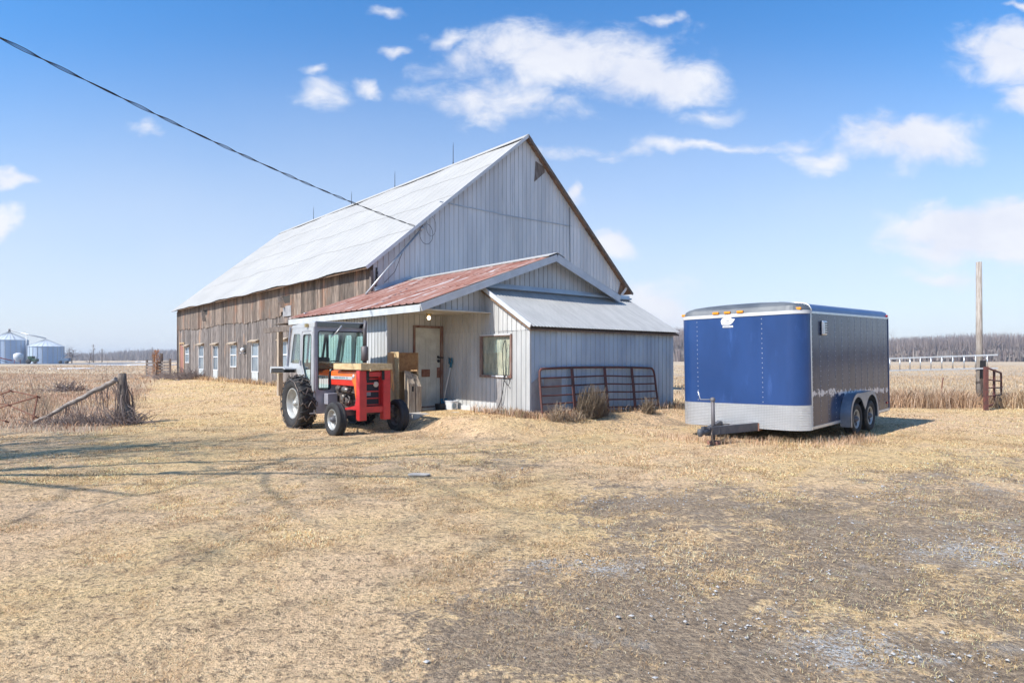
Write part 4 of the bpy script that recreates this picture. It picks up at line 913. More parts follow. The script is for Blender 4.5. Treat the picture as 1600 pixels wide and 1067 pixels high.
# ================================================================ TRACTOR (x forward, y left, root on the ground under the rear axle)
tr = thing('tractor', 'red and orange farm tractor with silver cab and chained rear tyres, parked by the porch', 'tractor', (-4.39, 15.80, -.05), (0, 0, R(-49.55)))
def tyre(parent, c, r, wd, rim_r, side, rim='rim_silver', rear=False, dark=False):
    h = wd/2; mb = MB(); cx, cy, cz = c
    prof = [(rim_r, -h*.62), (rim_r*1.04, -h*.80), (rim_r+(r-rim_r)*.45, -h*1.0), (r*.955, -h*.92), (r*.985, -h*.72)]
    if rear: prof = prof+[(r*.965, -h*.5), (r*.97, 0), (r*.965, h*.5)]
    else:
        for y in (-.66, -.30, -.28, -.10, -.08, .08, .10, .28, .30, .66): prof.append((r*(1.0 if abs(y) in (.66, .30, .10, .08) and not abs(y) in (.28,) else .97), h*y))
    prof = prof+[(r*.985, h*.72), (r*.955, h*.92), (rim_r+(r-rim_r)*.45, h*1.0), (rim_r*1.04, h*.80), (rim_r, h*.62)]
    mb.lathe(prof, c, 'y', 56)
    if rear:                                                      # chevron lugs
        for k in range(22):
            for sd_ in (-1, 1):
                a0 = 2*PI*(k+(.5 if sd_ > 0 else 0))/22
                pts = []
                for (f, da) in ((.02, .10), (.5, .02), (.98, -.04)):
                    a = a0+da; rr_2 = r*(.985 if f < .9 else .95); pts.append((cx+rr_2*math.cos(a), cy+sd_*h*f*.98, cz+rr_2*math.sin(a)))
                for p, q in zip(pts[:-1], pts[1:]):
                    mb.beam(p, q, .045, .045, up=(p[0]-cx, 0, p[2]-cz))
    whl = mb.build('tyre', 'tyre_dark' if dark else 'tyre', parent)
    rb = MB(); s = side; dish = -.10 if rear else -.03
    rb.lathe([(rim_r*1.03, s*h*.80), (rim_r*.97, s*h*.84), (rim_r*.94, s*h*.70), (rim_r*.80, s*h*.30), (rim_r*.78, s*h*.15+s*dish*.5), (rim_r*.50, s*(h*.30)+s*dish*.4), (rim_r*.42, s*(h*.34)+s*dish*.3), (.001, s*(h*.34)+s*dish*.3)], c, 'y', 40)
    rb.lathe([(rim_r*1.03, -s*h*.80), (rim_r*.94, -s*h*.70), (rim_r*.80, -s*h*.3), (rim_r*.80, s*h*.2)], c, 'y', 40)
    rim_ = rb.build('rim', rim, parent); hb = MB(); hr = rim_r*(.26 if rear else .34); y0_ = s*(h*.34)+s*dish*.3
    hb.lathe([(hr, y0_), (hr*.9, y0_+s*.05), (hr*.5, y0_+s*.09), (.001, y0_+s*.10)], c, 'y', 18)
    for k in range(8 if rear else 6):
        a = 2*PI*k/(8 if rear else 6); hb.lathe([(.013, 0), (.013, s*.025), (.001, s*.027)], (cx+hr*1.3*math.cos(a), cy+y0_, cz+hr*1.3*math.sin(a)), 'y', 6)
    hb.build('hub', 'rim_dark' if not rear else rim, rim_)
    return whl
for sd_ in (-1, 1):
    w_ = thing('rear_wheel', None, None); w_.parent = tr
    cc = (0, sd_*.79, .622); tyre(w_, cc, .615, .36, .345, sd_, 'rim_silver', True)
    ch = MB()
    for k in range(13):                                            # cross chains with studs, and two side rings
        a = 2*PI*k/13; pts = []
        for i in range(11):
            f = -1+2*i/10; aa = a+.10*math.sin(i*1.3+k)+.05*f; rr_2 = .655 if abs(f) < .85 else .60
            pts.append((rr_2*math.cos(aa), cc[1]+f*.205, .622+rr_2*math.sin(aa)))
        ch.tube(pts, .011, 5)
        for p in pts[1:-1]: ch.beam((p[0]*.99, p[1], .622+(p[2]-.622)*.99), (p[0]*1.03, p[1], .622+(p[2]-.622)*1.03), .022, .03)
    for yy in (-.205, .205):
        pts = [(.55*math.cos(a)*(1+.02*math.sin(a*13)), cc[1]+yy, .622+.55*math.sin(a)*(1+.02*math.sin(a*13))) for a in np.linspace(0, 2*PI, 53)]; ch.tube(pts, .010, 5)
    ch.build('tyre_chain', 'chain', w_)
    f_ = thing('front_wheel', None, None); f_.parent = tr
    tyre(f_, (1.88, sd_*.755, .372), .368, .20, .215, sd_, 'rim_silver' if sd_ < 0 else 'rim_dark', False, sd_ > 0)
# chassis and engine
mb = MB(); mb.box(-.35, .35, -.24, .24, .42, .95); mb.box(.3, 1.0, -.17, .17, .42, .92); mb.tube([(0, -.66, .622), (0, -.25, .622)], [.09, .14], 14); mb.tube([(0, .66, .622), (0, .25, .622)], [.09, .14], 14)
mb.box(.95, 1.85, -.155, .155, .45, 1.0); mb.box(1.75, 1.98, -.17, .17, .50, .85)
mb.build('transmission', 'engine', tr, .015)
mb = MB(); mb.beam((1.88, -.62, .50), (1.88, .62, .50), .10, .12); mb.tube([(1.88, -.62, .62), (1.88, -.62, .37), (1.88, -.70, .37)], .045, 10); mb.tube([(1.88, .62, .62), (1.88, .62, .37), (1.88, .70, .37)], .045, 10)
mb.tube([(1.72, -.60, .44), (1.72, .60, .44)], .018, 8); mb.tube([(1.0, -.32, .55), (1.75, -.58, .44)], .018, 8); mb.build('front_axle', 'engine', tr)
en = MB(); en.box(1.02, 1.7, -.20, .20, .86, 1.09)
for k in range(4): en.tube([(1.08+k*.15, -.19, 1.0), (1.08+k*.15, -.27, .98), (1.12+k*.15, -.28, .90)], .03, 8)
en.tube([(1.0, -.28, 1.0), (1.2, -.30, .96)], .065, 12); en.tube([(1.45, -.26, .80), (1.45, -.26, .62)], .055, 12); en.tube([(1.15, -.24, .72), (1.55, -.26, .66)], .03, 8)
en.tube([(1.0, -.2, .7), (1.25, -.29, .78), (1.5, -.24, .92), (1.75, -.2, .9)], .018, 7)
en.build('engine', 'engine', tr)
en = MB(); en.tube([(1.34, -.30, .98), (1.56, -.28, .95)], [.07, .055], 12); en.tube([(1.3, -.33, .80), (1.3, -.25, .80)], [.06, .07], 12); en.lathe([(.07, -.02), (.085, 0), (.07, .02), (.02, .03)], (1.55, -.29, .76), 'y', 14); en.build('alternator', 'engine_metal', tr)
MB().box(.66, .86, -.46, -.22, .62, .87).build('battery_box', 'lilac_grey', tr, .012)
# hood
hd = MB()
def hoodsec(z0, z1, hw0, hw1): return hd.prism([(-hw0, z0), (hw0, z0), (hw1, z1), (-hw1, z1)], lambda y, z, t: (t, y, z), .64, 2.02)
hoodsec(1.06, 1.20, .275, .28); h0 = hd.build('hood', 'red_hood', tr, .01)
hd = MB(); hoodsec(1.203, 1.375, .283, .275); hd.prism([(-.275, 1.375), (.275, 1.375), (.20, 1.40), (-.20, 1.40)], lambda y, z, t: (t, y, z), .64, 2.02); hd.build('hood_top', 'orange_paint', tr, .01)
for s_2 in (-1, 1):
    q = MB(); q.prism([(.66, 1.195), (1.72, 1.195), (1.72, 1.265), (.66, 1.265)], lambda x, z, t: (x, s_2*(.285+t), z), 0, .004); dc = q.build('decal_stripe', 'decal', h0)
    cu = bpy.data.curves.new('lettering', 'FONT'); cu.body = 'MASSEY FERGUSON  255'; cu.size = .064; cu.extrude = .0008; cu.align_x = 'CENTER'; cu.align_y = 'CENTER'
    ob = bpy.data.objects.new('lettering', cu); COL.objects.link(ob); dg = bpy.context.evaluated_depsgraph_get(); me = bpy.data.meshes.new_from_object(ob.evaluated_get(dg)); bpy.data.objects.remove(ob)
    me.materials.clear(); me.materials.append(MATS['ink']); ob = bpy.data.objects.new('lettering', me); COL.objects.link(ob); ob.parent = dc
    ob.location = (1.17, s_2*.2905, 1.23); ob.rotation_euler = (R(90), 0, 0 if s_2 < 0 else PI)
    q = MB(); q.prism([(1.68, 1.21), (2.02, 1.21), (2.02, .62), (1.93, .62), (1.80, 1.06)], lambda x, z, t: (x, s_2*(.27+t), z), 0, .02); q.build('side_cowl', 'orange_paint', tr, .006)
    q = MB(); q.prism([(2.03, 1.34), (2.09, 1.34), (2.09, .60), (2.045, .60)], lambda x, z, t: (x, s_2*(.285+t), z), 0, .02); q.build('cowl_trim', 'white_trim', tr)
    q = MB(); q.lathe([(.045, 0), (.04, .012), (.001, .015)] if s_2 > 0 else [(.045, 0), (.04, -.012), (.001, -.015)], (1.78, s_2*.285, 1.275), 'y', 16); q.build('hood_badge', 'white_trim', tr)
# grille behind the guard
MB().box(2.0, 2.06, -.26, .26, .55, 1.36).build('grille', 'grille', tr)
mb = MB()
for z in (.66, .80, .95, 1.12, 1.22): mb.box(2.062, 2.085, -.20, .20, z-.013, z+.013)
mb.box(2.062, 2.08, .17, .19, .62, 1.34); gb_ = mb.build('grille_bars', 'red_paint', tr)
MB().lathe([(.001, 2.095), (.05, 2.093), (.062, 2.078), (.062, 2.062)], (0, .10, 1.10), 'x', 20).build('headlight', 'lamp_glass', tr)
pl = MB().box(2.063, 2.075, -.17, -.03, .86, .93).build('number_plate', 'lilac_grey', tr)
q = MB()
for k in range(5): q.box(2.0752, 2.077, -.155+k*.025, -.140+k*.025, .875, .915)
q.build('plate_marks', 'ink', pl)
# loader guard frame
gf = bpy.data.objects.new('front_guard', None); COL.objects.link(gf); gf.parent = tr
for s_2, zt in ((-1, 1.40), (1, 1.41)):
    MB().box(2.06, 2.22, min(s_2*.375, s_2*.20), max(s_2*.375, s_2*.20), .335, zt).build('guard_post', 'red_paint', gf, .012)
MB().box(2.08, 2.20, -.198, .198, 1.27, 1.375).box(2.08, 2.19, -.198, .198, .50, .63).build('cross_bar', 'red_paint', gf, .008)
MB().beam((1.35, -.33, .50), (2.1, -.33, .62), .07, .09).beam((1.98, -.33, .62), (2.08, -.33, .98), .03, .05).beam((1.35, .33, .50), (2.1, .33, .62), .07, .09).build('guard_brace', 'red_paint', gf)
q = MB()
for s_2 in (-1, 1):
    q.box(2.222, 2.235, s_2*.20-.045+(.03 if s_2 < 0 else 0), s_2*.20+.02+(.03 if s_2 < 0 else 0), 1.20, 1.40)
    for z in (1.23, 1.30, 1.37): q.lathe([(.016, 2.235), (.014, 2.25), (.001, 2.252)], (0, s_2*.20+.0, z), 'x', 8)
q.build('guard_hinge', 'dark', gf)
# cab
CX0, CX1, CY, ZB = -.66, .58, .655, 1.45
cab = bpy.data.objects.new('cab', None); COL.objects.link(cab); cab.parent = tr
outer = [(.58, .42), (.58, 2.38), (-.64, 2.38), (-.92, 1.49), (-1.30, 1.46), (-1.30, 1.36), (-.80, 1.37), (-.38, 1.32), (-.10, 1.16), (.13, .93), (.30, .66), (.42, .42)]
g1 = rounded([(.46, 2.22), (.02, 2.22), (-.04, 1.56), (.20, 1.13), (.42, 1.13)], .06); g2 = rounded([(-.16, 2.25), (-.55, 2.25), (-.76, 1.55), (-.17, 1.55)], .05)
for s_2 in (-1, 1):
    Ms = lambda x, z, t: (x, s_2*(CY+t), z)
    holed(outer, [g1, g2], Ms, -.02, .02).build('side_panel', 'silver_paint', cab)
    MB().prism(g1, Ms, -.004, .004).build('door_glass', 'cab_glass', cab); MB().prism(g2, Ms, -.004, .004).build('quarter_glass', 'cab_glass', cab)
    q = MB(); lp_ = [Ms(x, z, .018) for x, z in g1]; q.tube(lp_+[lp_[0]], .012, 5); q.build('door_seal', 'dark', cab)
    ring = rounded([(.52, 2.30), (-.06, 2.30), (-.12, 1.52), (.16, 1.02), (.50, 1.02)], .07); q = MB(); lp_ = [Ms(x, z, .022) for x, z in ring]; q.tube(lp_+[lp_[0]], .007, 5); q.box(-.15, -.10, s_2*CY-.0+(.02*s_2 if s_2 > 0 else -.05), s_2*CY+(.05 if s_2 > 0 else -.02), 1.50, 1.62); q.build('door_edge', 'lilac_grey', cab)
    # fender top
    q = MB(); pth = [(-1.30, 1.46), (-.80, 1.465), (-.36, 1.40), (-.06, 1.22), (.16, .97), (.33, .68)]
    for (xa, za), (xb, zb2) in zip(pth[:-1], pth[1:]): q.add([Ms(xa, za, .30), Ms(xb, zb2, .30), Ms(xb, zb2, .0), Ms(xa, za, .0), Ms(xa, za-.02, .30), Ms(xb, zb2-.02, .30), Ms(xb, zb2-.02, .0), Ms(xa, za-.02, .0)], [(0, 1, 2, 3), (7, 6, 5, 4), (0, 4, 5, 1), (3, 2, 6, 7)])
    q = MB(); q.prism([(-1.30, 1.465), (-.55, 1.465), (-.40, 1.43), (-.40, 1.40), (-.56, 1.43), (-1.27, 1.42), (-1.30, 1.31), (-1.345, 1.30), (-1.36, 1.42), (-1.33, 1.465)], Ms, 0, .30)
    q.build('fender', 'silver_paint', tr)
    MB().box(-1.24, -.5, min(s_2*(CY+.02), s_2*(CY+.28)), max(s_2*(CY+.02), s_2*(CY+.28)), 1.33, 1.418).build('fender_underside', 'dark', tr)  # dark box set under the fender to darken its underside
    MB().beam((-.90, s_2*(CY+.05), 1.48), (-.68, s_2*(CY+.05), 2.42), .035, .035).build('rear_pillar', 'plywood' if 0 else 'lilac_grey', cab)
fo = [(-.62, .40), (.62, .40), (.66, 2.40), (-.66, 2.40)]
ws = rounded([(-.57, 1.42), (-.57, 2.29), (.57, 2.29), (.57, 1.42)], .07)
ws = rounded([(-.57, .95), (-.57, 2.29), (.57, 2.29), (.57, .95), (.27, .95), (.27, 1.405), (-.27, 1.405), (-.27, .95)], .06)
Mf = lambda y, z, t: (CX1+t, y, z)
holed(fo, [ws], Mf, -.02, .02).build('front_panel', 'lilac_grey', cab); MB().prism(ws, Mf, -.004, .004).build('windshield', 'cab_glass', cab)
q = MB(); lp_ = [Mf(y, z, .022) for y, z in ws]; q.tube(lp_+[lp_[0]], .013, 5); q.build('windshield_seal', 'dark', cab)
Mr = lambda y, z, t: (-.64-.28*(2.38-z)/.89+t, y, z)
holed([(-.655, 1.46), (.655, 1.46), (.655, 2.38), (-.655, 2.38)], [rounded([(-.55, 1.56), (.55, 1.56), (.55, 2.28), (-.55, 2.28)], .06)], Mr, -.02, .02).build('rear_panel', 'lilac_grey', cab)
MB().prism([(-.56, 1.55), (.56, 1.55), (.56, 2.29), (-.56, 2.29)], Mr, -.004, .004).build('rear_glass', 'cab_glass', cab)
q = MB(); q.prism([(-.72, 2.38), (.60, 2.38), (.62, 2.50), (.50, 2.525), (-.66, 2.46), (-.72, 2.42)], lambda x, z, t: (x, t, z), -.665, .665); q.build('cab_roof', 'silver_paint', cab, .012)
MB().box(.615, .63, -.60, .62, 2.385, 2.495).build('visor_panel', 'cab_dark_glass', cab)
MB().box(.612, .62, -.64, .66, 2.37, 2.385).box(.612, .62, -.64, .66, 2.497, 2.512).box(.612, .622, -.64, -.60, 2.385, 2.497).box(.612, .622, .62, .66, 2.385, 2.497).build('visor_frame', 'lilac_grey', cab)
MB().box(.22, .30, -.74, -.67, 2.39, 2.47).build('cab_lamp', 'brass', cab, .008)
MB().tube([(.62, -.0, 2.40), (.66, -.02, 2.42), (.66, -.20, 2.22)], [.018, .022, .012], 8).beam((.63, -.05, 2.36), (.63, -.27, 2.16), .008, .03).build('wiper', 'galv', cab)
MB().box(-.6, .55, -.62, .62, .80, .84).box(-.75, -.3, -.62, .62, 1.40, 1.46).build('cab_floor', 'dark', cab)
MB().box(.45, .56, -.27, .27, .84, 1.36).build('dashboard', 'dark', cab, .02)
MB().box(-.50, -.08, -.22, .22, 1.18, 1.28).box(-.56, -.46, -.22, .22, 1.25, 1.70).build('seat', 'seat_black', cab, .04)
q = MB(); q.tube([(.22+.045*math.cos(a)*.5, .19*math.sin(a), 1.52+.19*math.cos(a)*.45) for a in np.linspace(0, 2*PI, 25)], .014, 7); q.tube([(.48, 0, 1.34), (.22, 0, 1.52)], .02, 8); q.tube([(.20, -.17, 1.52), (.22, .17, 1.52)], .010, 6); q.build('steering_wheel', 'dark', cab)
q = MB(); q.beam((-.80, -.24, 1.5), (-.68, -.24, 2.3), .04, .04).beam((-.80, .14, 1.5), (-.68, .20, 2.3), .05, .04).beam((-.80, .30, 1.5), (-.68, .24, 2.3), .05, .04); q.build('rear_window_bar', 'dark', cab)
# exhaust, mirror, steps
q = MB(); q.tube([(.75, .52, 1.42), (.75, .52, 1.60)], .03, 10); q.tube([(.75, .52, 1.60), (.75, .52, 1.62), (.75, .52, 1.94), (.75, .52, 1.96)], [.05, .085, .085, .05], 16); q.tube([(.75, .52, 1.96), (.75, .52, 2.36), (.72, .55, 2.46), (.64, .60, 2.55)], [.038, .038, .040, .045], 12); q.build('exhaust_stack', 'stack', tr)
MB().beam((.34, -.70, .42), (.60, -.70, .42), .16, .03).beam((.34, -.66, .42), (.34, -.66, .70), .03, .02).beam((.58, -.66, .42), (.58, -.66, .70), .03, .02).build('step', 'silver_paint', tr)
MB().tube([(-.3, 0, .55), (-1.15, 0, .50)], .05, 8).beam((-.4, -.3, .75), (-1.1, -.42, .45), .04, .06).beam((-.4, .3, .75), (-1.1, .42, .45), .04, .06).build('drawbar', 'engine', tr)
# things lying on the tractor
tray = thing('wooden_tray', 'shallow open tray of new lumber lying on the tractor hood', 'tray', (-4.39, 15.80, -.05), (0, 0, R(-49.55)))
for (a_, b_, c_, d_) in ((.98, 2.30, -.375, -.345), (.98, 2.30, .345, .375)): MB().box(a_, b_, c_, d_, 1.425, 1.555).build('side_board', 'new_lumber', tray)
for a_ in (.98, 2.27): MB().box(a_, a_+.03, -.343, .343, 1.43, 1.555).build('end_board', 'new_lumber', tray)
for k in range(6): MB().box(1.02+k*.21, 1.20+k*.21, -.34, .34, 1.405, 1.425).build('floor_slat', 'plywood', tray)
MB().beam((2.33, -.18, 1.42), (2.30, .26, 1.47), .03, .05).build('loose_strip', 'new_lumber', tray)
q = MB()
for k in range(4): q.tube(smooth([(2.16+.012*k, .39+.005*k, 1.42), (2.12, .46+.01*k, 1.36-.02*k), (2.15, .43, 1.20-.06*k), (2.2, .41, 1.22), (2.19, .40, 1.40)], 5), .013, 5)
q.tube(smooth([(2.18, .41, 1.40), (2.22, .45, 1.1), (2.16, .47, .95), (2.14, .43, 1.15)], 5), .008, 5)
o = q.build('rope', 'rope'); o.location = (-4.39, 15.80, -.05); o.rotation_euler = (0, 0, R(-49.55)); tag(o, 'tan rope hanging in loops from the red guard of the tractor', 'rope')

# ================================================================ CARGO TRAILER (x to the rear, y to its off side, z up; root at front corner of the box)
TL = (5.417, 12.05, 0); TH = .788
tl = thing('cargo_trailer', 'blue enclosed cargo trailer with rounded nose, diamond plate skirt and twin axles', 'trailer', (5.417, 12.05, .283), (-.01, -.02, TH))
Wt, Lt, Ht = 2.625, 5.163, 2.18; rc = .34
def plan(inset=0.0, fr=0.0):
    """outline going from rear near side, round the nose, to rear far side"""
    r_ = rc; pts = [(Lt-inset*.3, inset)]
    for k in range(9):
        a = -PI/2-k*PI/16; pts.append((r_+fr+(r_-inset*.2)*math.cos(a)+ (inset*.2), r_+(r_-inset)*math.sin(a) if 1 else 0))
    for k in range(9):
        a = PI-k*PI/16; pts.append((r_+fr+(r_-inset*.2)*math.cos(a)+(inset*.2), Wt-r_+(r_-inset)*math.sin(a)))
    pts.append((Lt-inset*.3, Wt-inset)); return pts
P0 = plan(); npl = len(P0)
def wrap(i0, i1, z0, z1, out_=0.0, name='', m='', thick=.0, parent=None, smooth=True):
    mb = MB(); pts = P0[i0:i1]
    def off(i):
        a = Vector(P0[max(i-1, 0)]); b = Vector(P0[min(i+1, npl-1)]); d = (b-a).normalized(); return Vector((d.y*-1, d.x))*-1 if 0 else Vector((-d.y, d.x))
    cpt = Vector((Lt/2, Wt/2)); vs = []
    for z in (z0, z1):
        for j in range(i0, i1):
            nrm = off(j); p = Vector(P0[j]);
            if (p-cpt).dot(nrm) < 0: nrm = -nrm
            q = p+nrm*out_; vs.append((q.x, q.y, z))
    k = i1-i0; mb.add(vs, [(i, i+1, k+i+1, k+i) for i in range(k-1)], .5, smooth)
    if thick:
        vi = []
        for z in (z0, z1):
            for j in range(i0, i1):
                nrm = off(j); p = Vector(P0[j])
                if (p-cpt).dot(nrm) < 0: nrm = -nrm
                q = p+nrm*(out_-thick); vi.append((q.x, q.y, z))
        mb.add(vs[:k]+vi[:k], [(i, i+1, k+i+1, k+i) for i in range(k-1)]); mb.add(vs[k:]+vi[k:], [(i, i+1, k+i+1, k+i) for i in range(k-1)])
        mb.add([vs[0], vs[k], vi[k], vi[0]], [(0, 1, 2, 3)]); mb.add([vs[k-1], vs[2*k-1], vi[2*k-1], vi[k-1]], [(0, 1, 2, 3)])
    return mb.build(name, m, parent or tl)
MB().box(rc, Lt-.01, .02, Wt-.02, -.03, .03).box(.04, rc, rc, Wt-rc, -.03, .03).build('floor', 'dark', tl)
nose = wrap(1, npl-1, .43, Ht, .001, 'nose', 'trailer_blue', .02)
wrap(1, npl-1, -.02, .45, .006, 'diamond_skirt', 'diamond_plate', .012)
near = MB().add([(rc, 0, .04), (Lt, 0, .04), (Lt, 0, Ht), (rc, 0, Ht), (rc, .025, .04), (Lt, .025, .04), (Lt, .025, Ht), (rc, .025, Ht)], [(0, 1, 2, 3), (7, 6, 5, 4), (0, 4, 5, 1), (1, 5, 6, 2), (2, 6, 7, 3), (3, 7, 4, 0)]).build('side_wall', 'trailer_side', tl)
MB().box(rc, Lt, Wt-.025, Wt, .04, Ht).build('side_wall', 'trailer_side', tl); MB().box(Lt-.02, Lt, .025, Wt-.025, .02, Ht).build('rear_door', 'trailer_side', tl)
# side fittings sit where the plating begins: seams, rivets, rails
q = MB()
for k in range(1, 12): q.box(rc+k*.405-.002, rc+k*.405+.002, -.0012, .0, .05, Ht)
q.build('panel_seam', 'trailer_roof_blue', near)
q = MB()
for k in range(12):
    for i in range(22): q.lathe([(.007, 0), (.005, -.004), (.001, -.005)], (rc+.03+k*.405, -.0005, .12+i*.095), 'y', 5)
for yy in (.80, 2.17):
    for i in range(18): q.lathe([(.009, 0), (.006, -.005), (.001, -.006)], (-.002, yy, .50+i*.094), 'x', 6)
q.build('rivets', 'alu', tl)
q = MB(); q.box(rc-.05, Lt, -.012, .0, -.01, .045); q.build('bottom_rail', 'alu', tl)
wrap(1, npl-1, Ht-.015, Ht+.05, .012, 'nose_trim', 'white_trim', .02)
q = MB(); q.box(rc, Lt, -.008, .0, Ht-.01, Ht+.03); q.box(rc-.04, rc+.0, -.006, .0, .45, Ht); q.build('side_trim', 'alu', tl)
MB().box(Lt-.02, Lt+.02, -.012, .0, .02, Ht+.02).build('corner_post', 'trailer_roof_blue', tl)
# domed roof: blue along the sides, black cap over the nose
lv = [(.0, Ht+.03, 0), (.012, Ht+.09, .02), (.05, Ht+.145, .05), (.12, Ht+.18, .09), (.30, Ht+.205, .14), (.60, Ht+.235, .22), (.95, Ht+.255, .30), (1.28, Ht+.262, .38)]
rings = []
for ins, z, frr in lv:
    row = [(Lt, min(ins, 1.29))]
    for k in range(9):
        a = -PI/2-k*PI/16; c_ = min(rc, Wt/2-ins-.01) if ins > .8 else rc
        row.append((rc*.0+frr+rc+rc*math.cos(a), max(rc, ins*1.0) * 1 + (rc if rc > ins else 0)*0 + (rc-ins if rc > ins else 0)*math.sin(a)+0))
    for k in range(9):
        a = PI-k*PI/16; row.append((frr+rc+rc*math.cos(a), Wt-(max(rc, ins)+(-(rc-ins) if rc > ins else 0)*math.sin(a))))
    row.append((Lt, Wt-min(ins, 1.29))); rings.append([(x, y, z) for x, y in row])
cap = MB(); rof = MB(); nn = len(rings[0]); XS = rc+.12
for a_, b_ in zip(rings[:-1], rings[1:]):
    for j in range(nn-1):
        q4 = [a_[j], a_[j+1], b_[j+1], b_[j]]
        if j in (0, nn-2):
            far0, far1 = (a_[j], b_[j]) if j == 0 else (a_[j+1], b_[j+1]); nr0, nr1 = (a_[j+1], b_[j+1]) if j == 0 else (a_[j], b_[j])
            m0 = (XS+.3, nr0[1]*1.0, nr0[2]) if 0 else (max(nr0[0], rc)+.02, far0[1], far0[2]); m1 = (max(nr1[0], rc)+.02, far1[1], far1[2])
            rof.add([far0, m0, m1, far1], [(0, 1, 2, 3)], .5, True); cap.add([m0, nr0, nr1, m1], [(0, 1, 2, 3)], .5, True)
        else: cap.add(q4, [(0, 1, 2, 3)], .5, True)
top = rings[-1]; mid0 = [top[0], (rc+.4, top[0][1], top[0][2]), (rc+.4, top[-1][1], top[-1][2]), top[-1]]
rof.add(mid0, [(0, 1, 2, 3)], .5, False)
cp = cap.build('nose_cap', 'trailer_cap', tl); rof.add([r[0] for r in rings]+[r[-1] for r in rings][::-1], [tuple(range(2*len(rings)))]); rof.build('roof', 'trailer_roof_blue', tl)
q = MB(); arc = [(rings[i][1][0]*0+rc+.01, rings[i][0][1]-.004, rings[i][0][2]+.004) for i in range(6)]; q.tube(arc, .014, 6); q.build('roof_edge_trim', 'alu', tl)
q = MB(); q.tube([(.20, 1.06, Ht+.06), (.16, 1.02, Ht+.12), (.25, .88, Ht+.19)], .008, 5); q.tube([(.05, 1.87, Ht+.05), (.10, 1.91, Ht+.12)], .008, 5); q.build('roof_wire', 'alu', tl)
for yy, xx in ((1.743, -.012), (1.495, -.012), (1.228, -.012), (.15, .09), (Wt-.10, .13)):
    MB().box(xx-.02, xx+.03, yy-.065, yy+.065, Ht+.055, Ht+.105).build('marker_light', 'amber', tl, .012)
MB().box(Lt-.12, Lt-.02, -.02, .01, Ht+.04, Ht+.09).build('marker_light', 'red_lens', tl, .01)['label'] = 'red rear marker light'
MB().box(Lt-.22, Lt-.12, -.015, .0, .16, .21).build('side_reflector', 'red_lens', tl)
# worn white emblem, shapes only
em = MB()
def blob(poly, x=-.006, t=.003): em.prism(poly, lambda y, z, t_: (x-t_, y, z), 0, t)
blob(rounded([(1.62, 2.02), (1.64, 2.10), (1.60, 2.155), (1.50, 2.175), (1.42, 2.165), (1.40, 2.135), (1.33, 2.13), (1.36, 2.085), (1.40, 2.04), (1.46, 2.01)], .02))
blob([(1.60, 1.965), (1.60, 2.0), (1.38, 2.0), (1.375, 1.965), (1.45, 1.96)]); em = em.build('emblem', 'window_white', nose)
q = MB(); q.box(-.0115, -.0095, 1.46, 1.52, 2.085, 2.10); q.box(-.0115, -.0095, 1.44, 1.55, 2.055, 2.063)
for k in range(6): q.box(-.0115, -.0095, 1.41+k*.027, 1.425+k*.027, 1.972, 1.990)
q.build('emblem_marks', 'lilac_grey', em)
# vent
v_ = MB().box(.80, 1.03, -.055, -.003, 1.76, 2.04).build('side_vent', 'alu', tl, .025)
q = MB()
for k in range(5): q.box(.90, 1.01, -.060, -.056, 1.80+k*.045, 1.82+k*.045)
q.build('louvres', 'dark', v_)
# fender over the twin wheels
Mt = lambda x, z, t: (x, -t, z)
ao = []; XC = (2.27, 3.15); RZc = .10; RA = .45
for k in range(0, 17):
    a = PI-k*PI/16*.56; ao.append((XC[0]+RA*1.04*math.cos(a), RZc+RA*1.04*math.sin(a)))
for k in range(0, 17):
    a = PI*.5-.11*PI+ .11*PI - k*PI/16*.5; ao.append((XC[1]+RA*1.04*math.cos(a), RZc+RA*1.04*math.sin(a)))
ao = [(XC[0]-RA*1.04, -.10)]+ao+[(XC[1]+RA*1.04, -.02)]
ri = RA-.06
ai = [(XC[0]-ri, -.10)]+[(XC[0]+ri*math.cos(PI-k*PI/12*.82), RZc+ri*math.sin(PI-k*PI/12*.82)) for k in range(13)]+[(2.71, RZc+.10)]+[(XC[1]+ri*math.cos(PI*.82-k*PI/12*.82), RZc+ri*math.sin(PI*.82-k*PI/12*.82)) for k in range(13)]+[(XC[1]+ri, -.02)]
mb = MB(); poly = ao+ai[::-1]; h_ = holed(poly, [], Mt, .19, .205)
fd = h_.build('fender', 'fender', tl)
mb = MB()
for (xa, za), (xb, zb2) in zip(ao[:-1], ao[1:]): mb.add([Mt(xa, za, 0), Mt(xb, zb2, 0), Mt(xb, zb2, .205), Mt(xa, za, .205)], [(0, 1, 2, 3)], .5, True)
mb.build('fender_top', 'fender', fd)
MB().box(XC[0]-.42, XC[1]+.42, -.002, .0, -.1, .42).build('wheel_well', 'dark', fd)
for i, xc in enumerate(XC):
    for sd_, yy in ((-1, -.085), (1, Wt+.085)):
        w_ = thing('wheel', None, None); w_.parent = tl
        tyre(w_, (xc, yy, .035), .325, .20, .19, sd_)
        q = MB()
        for k in range(5):
            a = 2*PI*k/5; q.lathe([(.042, 0), (.042, sd_*.004)], (xc+.115*math.cos(a), yy+sd_*.055, .035+.115*math.sin(a)), 'y', 10)
            q.add([(xc+.042*math.cos(t)+.115*math.cos(a), yy+sd_*.060, .035+.115*math.sin(a)+.042*math.sin(t)) for t in np.linspace(0, 2*PI, 10, endpoint=False)], [tuple(range(10))])
        q.build('rim_opening', 'dark', w_)
MB().tube([(XC[0], .0, -.0), (XC[0], Wt, -.0)], .05, 8).tube([(XC[1], .0, -.0), (XC[1], Wt, -.0)], .05, 8).build('axles', 'tongue', tl)
